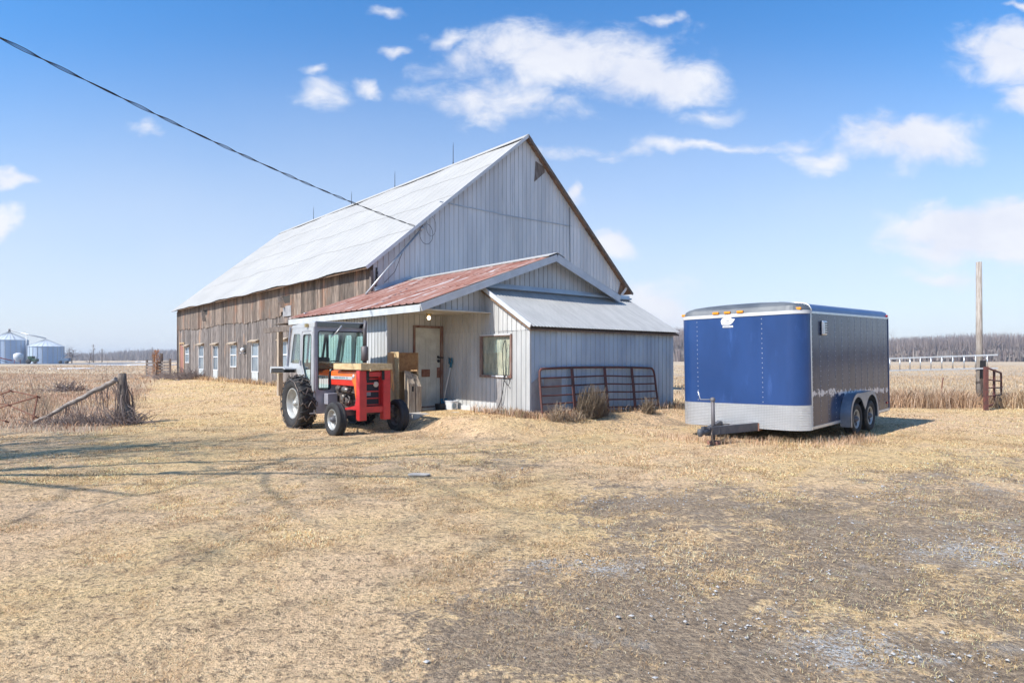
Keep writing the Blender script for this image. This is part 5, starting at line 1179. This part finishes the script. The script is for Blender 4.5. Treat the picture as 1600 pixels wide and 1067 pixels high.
# tongue, jack, chains
tg = bpy.data.objects.new('tongue', None); COL.objects.link(tg); tg.parent = tl
MB().beam((-1.25, 1.33, .02), (.05, .92, .02), .08, .15).beam((-1.25, 1.30, .02), (.05, 1.72, .02), .08, .15).box(-1.0, -.9, 1.20, 1.42, -.04, .08).build('a_frame', 'tongue', tg)
MB().box(-.02, .12, .88, 1.0, -.06, .085).build('rusty_bracket', 'rust', tg)
q = MB(); q.tube([(-1.22, 1.315, .02), (-1.50, 1.315, .02)], [.06, .045], 10); q.lathe([(.001, .09), (.05, .085), (.055, .0), (.03, -.05)], (-1.50, 1.315, .0), 'z', 14); q.box(-1.42, -1.30, 1.29, 1.34, .06, .12); q.build('coupler', 'tongue', tg)
q = MB(); q.tube([(-1.02, 1.31, -.16), (-1.02, 1.31, .60)], .035, 14); q.lathe([(.001, .64), (.035, .63), (.05, .60), (.05, .57)], (-1.02, 1.31, 0), 'z', 14); q.build('jack', 'stack', tg)
MB().tube([(-1.02, 1.31, .595), (-1.14, 1.50, .60), (-1.16, 1.53, .75)], .011, 7).build('jack_handle', 'alu', tg)
q = MB(); q.tube(smooth([(-1.1, 1.28, .06), (-1.25, 1.22, -.02), (-1.22, 1.20, -.20), (-1.15, 1.22, -.26)], 6), .013, 6); q.tube(smooth([(-.6, 1.2, .1), (-.9, 1.25, .13), (-1.1, 1.3, .09), (-1.2, 1.25, -.15)], 6), .009, 6); q.build('safety_chain', 'chain', tg)
q = MB(); q.lathe([(.12, -.04), (.12, .04), (.001, .045)], (-1.02, 1.31, -.22), 'z', 14); q.build('jack_foot', 'rust', tg)

# ================================================================ right side: pole, ladder, gate
pl = MB(); pl.tube([(15.72, 22.0, -.1), (15.71, 22.0, 2.5), (15.70, 22.0, 4.86)], [.105, .095, .085], 12); o = pl.build('wooden_pole', 'post_wood'); tag(o, 'bare grey wooden pole with a yellowish top beyond the trailer', 'pole')
o = MB().box(15.66, 15.84, 21.86, 21.90, .95, 1.55).build('pole_board', 'dark', o); o['label'] = 'dark boards nailed to the pole'
ld = thing('ladder', 'long aluminium ladder fixed level on the grey wooden pole', 'ladder')
a0 = Vector((15.75, 21.2, 1.74)); a1 = Vector((12.4, 24.6, 1.56)); dn = Vector((0, 0, -.43))
for q0 in (Vector((0, 0, 0)), dn): MB().beam(a0+q0, a1+q0, .03, .05).build('rail', 'alu', ld)
for k in range(14): p = a0.lerp(a1, (k+.9)/15); MB().tube([p, p+dn], .018, 6).build('rung', 'alu', ld)
o = MB().tube([(12.5, 24.6, 0), (12.5, 24.6, 1.9)], .07, 8).build('fence_post', 'post_wood'); tag(o, 'short grey post holding the far end of the ladder', 'post')
g2 = thing('rusty_gate', 'small rusty gate section standing in tall grass right of the grey pole', 'gate')
p0, p1 = Vector((14.85, 20.5, 0)), Vector((17.0, 22.75, 0)); z_ = lambda t: 1.34-.16*t
MB().beam(p0+Vector((0, 0, -.05)), p0+Vector((0, 0, 1.36)), .10, .10).build('gate_post', 'red_rust', g2)
MB().tube([p0+Vector((0, 0, z_(0))), p1+Vector((0, 0, z_(1)-.06)), p1+Vector((.03, .03, z_(1)-.16)), p1+Vector((.06, .06, .05))], .032, 7).build('outer_frame', 'red_rust', g2)
for h in (.12, .42, .70, .96): MB().tube([p0+Vector((0, 0, h)), p1+Vector((0, 0, h*.87))], .024, 6).build('rail', 'red_rust', g2)
m_ = p0.lerp(p1, .52); MB().beam(m_+Vector((0, 0, .05)), m_+Vector((0, 0, z_(.5))), .09, .03).build('upright_brace', 'red_rust', g2)
o = MB().beam((19.8, 30.2, 0), (19.9, 30.2, .75), .04, .04).build('stake', 'rust'); tag(o, 'short thin stake in the golden field behind the ladder', 'stake')

# ================================================================ left side: broken fence, harrow
def wob(p, q, r0, r1, n=9, amp=.02):
    p, q = Vector(p), Vector(q); return [p.lerp(q, i/n)+Vector((random.gauss(0, amp), random.gauss(0, amp), random.gauss(0, amp))) for i in range(n+1)], [(r0+(r1-r0)*i/n)*random.uniform(.9, 1.12) for i in range(n+1)]
fp = thing('fence_post', 'gnarled grey fence post wrapped in dead vines at the field corner', 'post')
pp, rr3 = wob((-9.52, 16.15, -.05), (-9.66, 16.2, 1.24), .13, .095, 9, .012); MB().tube(pp, rr3, 9).build('post', 'old_post', fp)
pp, rr3 = wob((-9.36, 16.1, -.05), (-9.66, 16.15, .72), .13, .07, 8, .02); MB().tube(pp, rr3, 9).build('stub', 'old_post', fp)
q = MB()
for k in range(64):
    a = random.uniform(0, 2*PI); h0 = random.uniform(.15, 1.05); base = Vector((-9.60+random.gauss(0, .06)+(1.24-h0)*.10, 16.15, h0)); rr_2 = (.13+.24*(1.1-h0))*random.uniform(.5, 1.35)
    pts = [base+Vector((.11*math.cos(a), .11*math.sin(a), 0)), base+Vector((rr_2*.7*math.cos(a+.4)+random.gauss(0, .05), rr_2*.7*math.sin(a+.4), -.25*h0+random.uniform(-.12, .08))), Vector((base.x+rr_2*math.cos(a+.7)*1.1, base.y+rr_2*math.sin(a+.7), max(.0, h0*random.uniform(-.1, .4))))]
    q.tube(smooth(pts, 3), random.uniform(.006, .013), 4, False, random.random())
q.build('dead_vine', 'twig', fp)
rl_ = thing('fallen_rail', 'weathered rail sloping from the vine-wrapped post down into the grass', 'rail')
pp, rr3 = wob((-9.72, 16.12, 1.10), (-11.7, 15.9, .02), .068, .038, 16, .016); MB().tube(pp, rr3, 8).build('rail', 'grey_rail', rl_)
q = MB()
for k in range(46):
    t = random.uniform(.02, .75); b = Vector((-9.72, 16.12, 1.10)).lerp(Vector((-11.7, 15.9, .02)), t); b.y += random.uniform(-.06, .06)
    e = Vector((b.x+random.gauss(0, .12), b.y+random.gauss(0, .1), max(0, b.z-random.uniform(.3, 1.0)))); q.tube([b, b.lerp(e, .5)+Vector((random.gauss(0, .04), 0, 0)), e], .006, 4, False)
q.build('hanging_vine', 'twig', rl_)
# tangle below them
def brush(name, c, rx, ry, h, n, r_, label, m='twig', cat='brush'):
    q = MB()
    for k in range(n):
        x, y = random.gauss(0, .45)*rx, random.gauss(0, .45)*ry; hh = h*random.uniform(.2, 1)*math.exp(-((x/rx)**2+(y/ry)**2)*.7); a = random.uniform(0, 2*PI); l = random.uniform(.25, .7)*h*1.2
        p = Vector((x, y, random.uniform(0, .5)*hh)); q_ = p+Vector((math.cos(a)*l, math.sin(a)*l*.6, hh*random.uniform(.2, 1)))
        q.tube([p, p.lerp(q_, .5)+Vector((random.gauss(0, .05), random.gauss(0, .05), random.gauss(.05, .05)))*h, q_], [r_, r_*.8, r_*.4], 4, False, random.random())
    o = q.build(name, m); o.location = (c[0], c[1], gz(c[0], c[1])-.01); return tag(o, label, cat)
brush('brush_tangle', (-10.4, 15.75), 1.3, .35, .42, 420, .007, 'dark tangle of dead stems lying under the fallen rail')
brush('brush_tangle', (-9.5, 16.0), .55, .4, .55, 220, .008, 'brown tangle of stems round the foot of the vine-wrapped post')
brush('brush_heap', (-21.5, 31.6), .9, .5, .65, 160, .022, 'dark heap of sticks in the rough field left of the post')
brush('brush_heap', world(.0, 29.5), 2.2, .8, .75, 420, .016, 'long pile of twigs at the foot of the barn board wall')
hw = thing('harrow', 'rusty diamond lattice harrow section standing in the grass at far left', 'harrow', (-12.75, 14.85, .16), (R(-18), 0, R(6)))
nd = {}
rows_ = [(0, .13), (.62, .42), (1.25, .70)]
ptsA = {'a': (0, .05), 'b': (.55, .22), 'c': (1.18, .42), 'd': (1.78, .60), 'e': (.0, .33), 'f': (.52, .48), 'g': (1.12, .70), 'h': (.60, .06), 'i': (1.18, .02), 'j': (1.78, .10), 'k': (1.18, .42), 'l': (-.4, .18)}
seg = [((-.35, .02), (.58, .20)), ((.58, .20), (1.16, .40)), ((1.16, .40), (1.74, .60)), ((-.35, .52), (.0, .40)), ((-.30, .20), (.52, .50)), ((.52, .50), (1.14, .74)), ((1.14, .74), (1.74, .60)), ((.52, .50), (1.16, .40)), ((-.05, .38), (.58, .20)), ((.58, .20), (1.16, .02)), ((1.16, .40), (1.78, .12)), ((1.74, .60), (1.74, .06))]
q = MB()
for a_, b_ in seg: q.beam((a_[0], 0, a_[1]), (b_[0], 0, b_[1]), .035, .025)
q.build('lattice', 'rust', hw)
for p in ((.58, .20), (1.16, .40), (1.74, .60), (.52, .50), (1.14, .74), (-.3, .2), (1.16, .02), (1.78, .12)): MB().tube([(p[0], -.06, p[1]), (p[0], .10, p[1])], .022, 6).build('tooth', 'rust', hw)

# bare bushes / saplings in the left field
def bare_tree(name, loc, H, spread, levels, seed, label, cat='tree', r0=None, trunk_m='bark', twig_m='twig', first=.28, nb=(3, 5), crownlow=.3, group=None):
    rs = random.Random(seed); tk = MB(); cr = MB(); r0 = r0 or H*.018
    def grow(p, d, L, r_, lev, mbx):
        n = 4; pts = [p]; dd = d.copy()
        for i in range(n):
            dd = (dd+Vector((rs.gauss(0, .13), rs.gauss(0, .13), rs.gauss(.04, .08)))).normalized(); pts.append(pts[-1]+dd*L/n)
        mbx.tube(pts, [r_*(1-.62*i/n) for i in range(n+1)], 6 if lev == 0 else (4 if lev < 3 else 3), False)
        if lev < levels:
            for k in range(rs.randint(*nb)+(3 if lev == 0 else 0)):
                t = rs.uniform(crownlow if lev == 0 else .25, 1); i = min(int(t*n), n-1); q = pts[i].lerp(pts[i+1], t*n-i); a = rs.uniform(0, 2*PI)
                ax = dd.orthogonal().normalized(); ax.rotate(Matrix.Rotation(a, 3, dd)); nd_ = (dd*math.cos(R(rs.uniform(25, 60)))+ax*spread*math.sin(R(50))).normalized()
                grow(q, nd_, L*rs.uniform(.42, .68), max(r_*(1-.62*t)*.6, H*.0008), lev+1, cr)
    grow(Vector((0, 0, 0)), Vector((rs.gauss(0, .04), rs.gauss(0, .04), 1)), H*.75, r0, 0, tk)
    t = thing(name, label, cat, (loc[0], loc[1], loc[2] if len(loc) > 2 else gz(loc[0], loc[1])-.05), group=group); tk.build('trunk', trunk_m, t); cr.build('crown', twig_m, t); return t
for i, (x, y, h, lab) in enumerate([(-18.5, 30, 1.9, 'thin leafless bush of fine red-brown stems between the post and the road'), (-16.8, 27.5, 1.5, 'small leafless bush right above the old fence post'), (-22.5, 27, 1.7, 'leafless weed bush at the far left of the rough field'),
                                 (-17.0, 22, 1.1, 'low dry bush behind the fallen rail'), (-20.6, 28.2, 1.6, 'leafless bush in the rough field beside the stick heap')]):
    bare_tree('bare_bush', (x, y), h, 1.1, 2, 50+i, lab, 'bush', r0=.012, trunk_m='twig', crownlow=.05, nb=(4, 6))
for i, (x, y) in enumerate([(-15.6, 21.6), (-13.9, 19.4), (-12.2, 21.0), (-17.9, 24.2), (-14.6, 24.8), (-12.6, 17.6)]):
    clump('tall_weed', *[float(q) for q in frame(np.array(x), np.array(y))], .35, 1.0, 60, ['tall sparse dead weed stalks left of the stick heap, nearest the harrow', 'sparse dead weed stalks behind the middle of the fallen rail', 'sparse dead weed stalks behind the upper end of the fallen rail', 'tall dead weed stalks at the left frame edge beyond the harrow', 'dead weed stalks left of the bush above the fence post', 'dead weed stalks just behind the rusty harrow'][i], .05, .010, 1.0)
# orange dead cedar by the barn corner, wire and plank fence behind
def cedar(loc, h):
    mb = MB(); rs = random.Random(4)
    for k in range(900):
        z = rs.uniform(.05, 1)*h; rad = .38*(1-.55*z/h)*rs.uniform(.4, 1.1)*(1+.35*math.sin(z*6)); a = rs.uniform(0, 2*PI); p = Vector((rad*math.cos(a), rad*math.sin(a), z)); d = Vector((math.cos(a), math.sin(a), rs.uniform(-.3, .9)))*rs.uniform(.08, .2); s_ = d.cross(Vector((0, 0, 1))).normalized()*.02
        mb.add([p-s_, p+s_, p+d], [(0, 1, 2)], rs.random())
    t = thing('dead_cedar', 'small rust-orange dead cedar standing beside the plank fence', 'tree', (loc[0], loc[1], gz(*loc)-.02)); MB().tube([(0, 0, 0), (.02, 0, h*.9)], [.05, .01], 6).build('trunk', 'bark', t); mb.build('crown', 'dead_orange', t)
mat('dead_orange', (.52, .24, .09), (.38, .20, .09), scale=6, rough=.95, tint=.5)
cedar((-22.6, 41.6), 1.75)
pf = thing('plank_fence', 'low grey plank fence running left from the far barn corner', 'fence')
pa, pb = Vector((-21.55, 41.3, .35)), Vector((-27.6, 50.5, .0)); 
pa, pb = Vector((-21.4, 40.9, .38)), Vector((-23.8, 42.6, .3))
for k in range(6): MB().beam(pa+Vector((0, 0, .08+k*.19)), pb+Vector((0, 0, .06+k*.19)), .03, .15).build('plank', 'old_boards', pf)
for t in (0, .35, .7, 1): p = pa.lerp(pb, t); MB().beam(p+Vector((0, .05, -.3)), p+Vector((0, .05, 1.25+.35*(t in (.35, .7)))), .10, .10).build('post', 'old_post', pf)

# ---------------------------------------------------------------- overhead cable
def sagcurve(p, q, sag, n): p, q = Vector(p), Vector(q); return [p.lerp(q, i/n)-Vector((0, 0, sag*4*(i/n)*(1-i/n))) for i in range(n+1)]
E0, E1 = Vector((-3.33, 23.2, 6.28)), Vector((-10.4, 2.8, 7.30))
base = sagcurve(E0, E1, .42, 150); sdv = (E1-E0).cross(Vector((0, 0, 1))).normalized()
q = MB()
for s_2, amp in ((1, .019), (-1, .019), (0, 0)):
    pts = []
    for i, p in enumerate(base):
        a = i*.62+(0 if s_2 > 0 else PI); am = amp*(.45+.9*abs(math.sin(i*.21+1)))
        pts.append(p+sdv*am*math.cos(a)+Vector((0, 0, am*math.sin(a)-.01)))
    q.tube(pts, (.0075 if s_2 else .006), 5)
o = q.build('overhead_cable', 'cable'); tag(o, 'twisted black overhead service cable running down to the barn gable', 'cable')

# ================================================================ far left: grain bins and machines
def grain_bin(x, y, r_, h, rh, label):
    t = thing('grain_bin', label, 'grain bin', (x, y, 0)); mb = MB(); n = 44; pr = []
    k = int(h/.35)
    for i in range(k): pr += [(r_, h*i/k), (r_+.03, h*(i+.5)/k)]
    mb.lathe(pr+[(r_, h)], (0, 0, 0), 'z', n); b = mb.build('wall', 'bin_metal', t)
    q = MB()
    for i in range(22): a = 2*PI*i/22; q.beam((math.cos(a)*(r_+.06), math.sin(a)*(r_+.06), 0), (math.cos(a)*(r_+.06), math.sin(a)*(r_+.06), h), .16, .10, up=(math.cos(a), math.sin(a), 0))
    q.build('stiffener', 'galv', b)
    q = MB(); q.lathe([(r_+.2, h-.05), (r_*.08, h+rh), (.001, h+rh+.15)], (0, 0, 0), 'z', n); rf_ = q.build('roof', 'bin_roof', t)
    q = MB()
    for i in range(22): a = 2*PI*i/22; q.beam((math.cos(a)*(r_+.15), math.sin(a)*(r_+.15), h), (math.cos(a)*r_*.1, math.sin(a)*r_*.1, h+rh+.02), .10, .08)
    q.build('roof_rib', 'galv', rf_); MB().box(-.5, .5, -r_-.12, -r_+.0, .4, 2.4).build('hatch', 'galv', b); return t
grain_bin(-179, 233, 5.5, 8.4, 2.6, 'tall pale blue grain bin at the left edge of the picture')
grain_bin(-166, 233, 5.4, 6.1, 2.4, 'lower pale blue grain bin with conical roof, right of the taller one')
ag = thing('grain_auger', 'long grain auger tube running from the tall bin top to the lower bin roof', 'auger')
MB().tube([(-179, 233, 11.9), (-166, 233, 8.9)], .22, 8).build('tube', 'galv', ag); MB().tube([(-179, 233, 10.5), (-179, 233, 12.3)], .4, 8).build('drive_head', 'stack', ag); MB().tube([(-172.2, 232, 0), (-172.2, 232, 10.3)], .12, 6).build('support_post', 'galv', ag)
for dx_ in (-4.5, -1.6, 1.6, 4.5): MB().tube([(-179, 233, 11.6), (-179+dx_, 229.5, 8.5)], .06, 5).build('guy_rod', 'galv', ag)
a2 = thing('portable_auger', 'dark red portable auger slanting on wheels in front of the tall bin', 'auger'); MB().tube([(-180, 218, 4.0), (-166.5, 218, 1.1)], .18, 8).build('tube', 'red_machine', a2)
MB().tube([(-175, 218, .6), (-170, 218, 2.1)], .08, 5).tube([(-168, 218, .5), (-174, 218, 2.3)], .08, 5).build('undercarriage', 'dark', a2)
for x in (-171.5, -170.2): MB().lathe([(.001, -.12), (.38, -.12), (.38, .12), (.001, .12)], (x, 217, .4), 'y', 14).build('wheel', 'tyre', a2)
hp = thing('seed_hopper', 'white hopper tank between the two grain bins', 'tank'); MB().lathe([(.5, .6), (1.4, 1.8), (1.4, 3.2), (.5, 3.7), (.001, 3.7)], (-166.0, 220, 0), 'z', 16).build('tank', 'window_white', hp)
for dx_ in (-1, 1): MB().beam((-166+dx_, 219.5, 0), (-166+dx_, 219.5, 1.8), .12, .12).build('leg', 'red_machine', hp)
gtm = thing('green_tractor', 'tiny dark green tractor standing before the lower grain bin', 'tractor'); MB().box(-161.2, -158.6, 218, 219.4, .8, 1.7).box(-161.4, -160.0, 217.9, 219.5, 1.6, 2.6).build('body', 'green_machine', gtm, .05)
for x, r_ in ((-160.9, .8), (-158.7, .5)): MB().lathe([(.001, -.2), (r_, -.2), (r_, .2), (.001, .2)], (x, 217.7, r_), 'y', 16).build('wheel', 'tyre', gtm)
bm_ = thing('farm_implement', 'dark blue implement on the right of the lower grain bin', 'implement'); MB().box(-153.5, -150.5, 222, 223.2, .8, 1.9).beam((-153, 222.5, 1.9), (-151.5, 222.5, 3.1), .3, .3).build('hopper', 'dull_blue', bm_, .05)
for x in (-153.0, -150.8): MB().lathe([(.001, -.2), (.55, -.2), (.55, .2), (.001, .2)], (x, 221.6, .55), 'y', 14).build('wheel', 'tyre', bm_)
bare_tree('bare_tree', (-163.5, 243, -.3), 7.5, 1.5, 3, 3, 'leafless rounded tree right of the grain bins', 'tree', r0=.22, crownlow=.1, nb=(5, 7))
bare_tree('bare_tree', (-158.5, 245, -.3), 5.5, 1.5, 3, 9, 'lower leafless bush tree touching the rounded one', 'tree', r0=.15, crownlow=.05, nb=(5, 7))
for i, (x, y, h, lab) in enumerate([(-192, 300, 8.4, 'distant utility pole with a transformer, left one of the close pair'), (-188, 300, 6.5, 'shorter distant utility pole beside the transformer pole'), (-209, 380, 8.6, 'lone distant utility pole toward the barn')]):
    t = thing('utility_pole', lab, 'utility pole', (x, y, 0)); MB().tube([(0, 0, 0), (0, 0, h)], [.20, .15], 6).build('pole', 'old_post', t); MB().beam((-.9, 0, h-.7), (.9, 0, h-.7), .12, .12).build('crossarm', 'old_post', t)
    if i == 0: MB().tube([(.45, 0, h-2.6), (.45, 0, h-1.6)], .3, 8).build('transformer', 'galv', t)
for i, (x, y, h) in enumerate([(-215, 470, 11), (-243, 480, 10), (-262, 478, 9), (-160, 470, 8), (-186, 475, 9), (330, 380, 19), (352, 384, 17), (300, 386, 16), (278, 378, 18), (216, 372, 17)]):
    bare_tree('bare_tree', (x, y, -.3), h, 1.2, 3, 200+i, ['taller lone leafless tree before the far left woods', 'leafless tree left of the utility pole pair', 'small leafless tree near the grain bins skyline', 'leafless tree on the far skyline just left of the barn', 'leafless tree between the lone pole and the barn', 'pale leafless tree at the far right wood edge', 'second pale leafless tree at the far right wood edge', 'leafless tree at the wood edge just left of the grey pole', 'leafless tree standing above the ladder at the wood edge', 'tall leafless tree next to the trailer roof end'][i], 'tree', r0=h*.012)
# far woods: a dense mass of bare stems
def woods(name, pts, hfun, n, label, wd=.5, rows=30.0, cols=((.30, .245, .22), (.235, .185, .175), (.36, .31, .28))):
    P = np.array(pts, float); seg = np.hypot(*(P[1:]-P[:-1]).T); cum = np.concatenate([[0], np.cumsum(seg)]); s = rng.uniform(0, cum[-1], n)
    x = np.interp(s, cum, P[:, 0])+rng.uniform(-.3, .3, n)*rows; y = np.interp(s, cum, P[:, 1])+rng.uniform(0, 1, n)*rows
    h = hfun(s)*(.42+.45*vnoise(s*.05, s*0, 5)+.25*vnoise(s*.17, s*0, 8)+.28*rng.uniform(0, 1, n)); le = rng.normal(0, .10, n)*h; st = rng.uniform(0, .75, n)*h*(rng.uniform(0, 1, n) < .75)
    th = rng.uniform(-.6, .6, n); ex = np.cos(th)*wd*.5; ey = np.sin(th)*wd*.5; top = np.clip(h, 0, None); ln = np.where(st > 0, top-st, top)
    V = np.stack([np.stack([x-ex, y-ey, st], -1), np.stack([x+ex, y+ey, st], -1), np.stack([x+le+ex*.25, y+ey*.25, st+ln], -1), np.stack([x+le-ex*.25, y-ey*.25, st+ln], -1)], 1).reshape(-1, 3)
    F = (np.arange(n)*4)[:, None]+np.arange(4)[None]
    c = np.array(cols)[rng.integers(0, len(cols), n)]*rng.uniform(.75, 1.15, (n, 1)); C = np.repeat(np.concatenate([c, np.ones((n, 1))], 1), 4, 0)
    o = fast_mesh(name, V, F, 'straw_blades', {'col': ('FLOAT_COLOR', C)}); return tag(o, label, 'woods', kind='stuff')
woods('right_woods', [(40, 420), (150, 405), (250, 395), (330, 395), (430, 400), (560, 420)], lambda s: 16.5+2.0*np.sin(s*.02)+np.where(s > 230, 1.5, 0), 42000, 'brown leafless woods along the right horizon', .30, 40, ((.33, .265, .245), (.27, .215, .205), (.38, .32, .29)))
woods('right_underwood', [(40, 415), (150, 400), (330, 390), (560, 412)], lambda s: 7+0*s, 12000, 'low dense scrub at the foot of the right woods', 1.3, 10)
woods('left_woods', [(-900, 560), (-500, 620), (-250, 650), (-60, 660)], lambda s: 9+2*np.sin(s*.013), 24000, 'haze-paled leafless woods along the left horizon', .55, 60, ((.27, .235, .235), (.33, .29, .28), (.22, .19, .19)))  # stem colours paled and greyed, distance haze painted into them
woods('rear_woods', [(-60, 660), (40, 420)], lambda s: 10+0*s, 4000, 'leafless woods continuing behind the barn', .6, 30)
woods('near_right_woods', [(560, 420), (600, 200), (420, -60), (300, -250), (60, -330)], lambda s: 15+2*np.sin(s*.02), 26000, 'leafless woods closing the field beyond the right edge', 1.2, 25)
# snow, yard road
def sheetobj(name, poly, z, m, kind=None, label=None, cat=None, th=.05):
    o = MB().prism(poly, lambda x, y, t: (x, y, z+t), -.3, th).build(name, m); return tag(o, label, cat, kind=kind)
sheetobj('yard_road', [(-330, 214), (-190, 206), (-130, 196), (-95, 178), (-60, 150), (-62, 158), (-98, 190), (-128, 214), (-150, 260), (-190, 380), (-260, 520), (-275, 520), (-205, 372), (-170, 250), (-185, 236), (-330, 240)], .0, 'road_gravel', 'structure', th=.03)
def irregular(cx_, cy_, rx, ry, n=26, seed=1): rs = random.Random(seed); return [(cx_+rx*math.cos(2*PI*k/n)*rs.uniform(.75, 1.1), cy_+ry*math.sin(2*PI*k/n)*rs.uniform(.7, 1.15)) for k in range(n)]
sheetobj('snow_patch', irregular(-73, 109, 3.2, 3.5, seed=3), 0, 'snow', None, 'thin strip of old snow on the field edge below the grain bins', 'snow', .08)
sheetobj('snow_patch', irregular(-100, 176, 5.5, 17, seed=5), 0, 'snow', None, 'broad patch of old snow between the bins and the barn', 'snow', .10)
sheetobj('snow_patch', irregular(-208, 380, 8, 12, seed=6), 0, 'snow', None, 'distant snow streak below the lone utility pole', 'snow', .2)
o = MB().prism(rounded([(-1.45, 9.0), (-1.15, 9.0), (-1.12, 9.1), (-1.4, 9.14)], .05), lambda x, y, t: (x, y, gz(x, y)+.01+t), 0, .02).build('flat_stone', 'concrete'); tag(o, 'small flat white stone lying in the yard grass', 'stone')
# trees outside the left edge of the view: they throw the long shadows over the lawn
bare_tree('yard_tree', (-14.3, 4.6), 12.3, 1.05, 4, 71, 'big leafless yard tree left of the lawn, its shadow crossing the grass', 'tree', r0=.30, crownlow=.22, nb=(4, 6))
bare_tree('yard_tree', (-17.0, 6.2), 12.6, 1.0, 4, 72, 'second leafless yard tree farther left of the lawn', 'tree', r0=.36, crownlow=.22, nb=(4, 6))
bare_tree('yard_tree', (-19.5, 3.8), 13.0, 1.2, 4, 79, 'third leafless yard tree, farthest left of the lawn', 'tree', r0=.26, crownlow=.2, nb=(4, 5))

# ---------------------------------------------------------------- separate loose pieces that are things of their own, name the groups
def split_loose(o):
    me = o.data; n = len(me.vertices); par = list(range(n))
    def find(a):
        while par[a] != a: par[a] = par[par[a]]; a = par[a]
        return a
    for p in me.polygons:
        v = list(p.vertices)
        for b in v[1:]: par[find(b)] = find(v[0])
    groups = {}
    for p in me.polygons: groups.setdefault(find(p.vertices[0]), []).append(p.index)
    if not 1 < len(groups) <= 12: return
    src = [tuple(v.co) for v in me.vertices]; first = True
    for fl in groups.values():
        vs = sorted({v for f in fl for v in me.polygons[f].vertices}); mp = {v: i for i, v in enumerate(vs)}
        m2 = bpy.data.meshes.new(o.name.split('.')[0]); m2.from_pydata([src[v] for v in vs], [], [[mp[v] for v in me.polygons[f].vertices] for f in fl]); m2.materials.append(me.materials[0])
        at = me.attributes.get('tint')
        if at: a2 = m2.attributes.new('tint', 'FLOAT', 'FACE'); a2.data.foreach_set('value', [at.data[f].value for f in fl])
        if first: keep = m2; first = False
        else:
            o2 = bpy.data.objects.new(o.name.split('.')[0], m2); COL.objects.link(o2); o2.parent = o.parent
    o.data = keep
for o in list(COL.objects):
    if o.type == 'MESH' and o.parent and o.name.split('.')[0] in ('loose_board', 'rusty_plate', 'trim_strip', 'corner_board', 'opening', 'joist', 'top_board', 'cross_bar', 'guard_brace', 'rear_window_bar', 'wall_patch', 'sheet_lap', 'corner_trim', 'axles', 'back_wall', 'back_panel'): split_loose(o)
GR = {'bare_bush': 'leafless bushes in the rough left field', 'tall_weed': 'dead weed stalks in the rough left field', 'weed_clump': 'dead weed clumps along the lean-to and its gate', 'grain_bin': 'grain bins far left',
      'utility_pole': 'distant utility poles', 'snow_patch': 'old snow patches on the far field', 'timber': 'upright timbers by the porch corner', 'yard_tree': 'yard trees left of the lawn', 'bare_tree': 'distant leafless trees',
      'brush_tangle': 'stem tangles below the broken fence', 'brush_heap': 'stick heaps on the left'}
for o in COL.objects:
    if o.parent is None and o.name.split('.')[0] in GR: o['group'] = GR[o.name.split('.')[0]]

# ---------------------------------------------------------------- air
hm = bpy.data.materials.new('air'); hm.use_nodes = True; t = NT(hm.node_tree); t.N.clear()
pv = t.n('ShaderNodeVolumePrincipled'); pv.inputs['Color'].default_value = (.86, .92, 1.0, 1); pv.inputs['Density'].default_value = .00035; pv.inputs['Anisotropy'].default_value = .2
ho = t.n('ShaderNodeOutputMaterial'); t.L.new(pv.outputs[0], ho.inputs['Volume']); MATS['air'] = hm
ex = 60+max(abs(xs[0]), xs[-1], abs(ys[0]), ys[-1])
hz = MB().box(-ex, ex, -ex, ex, -2.0, 30).build('haze', 'air'); tag(hz, 'thin pale air over the far fields', 'haze', kind='stuff')
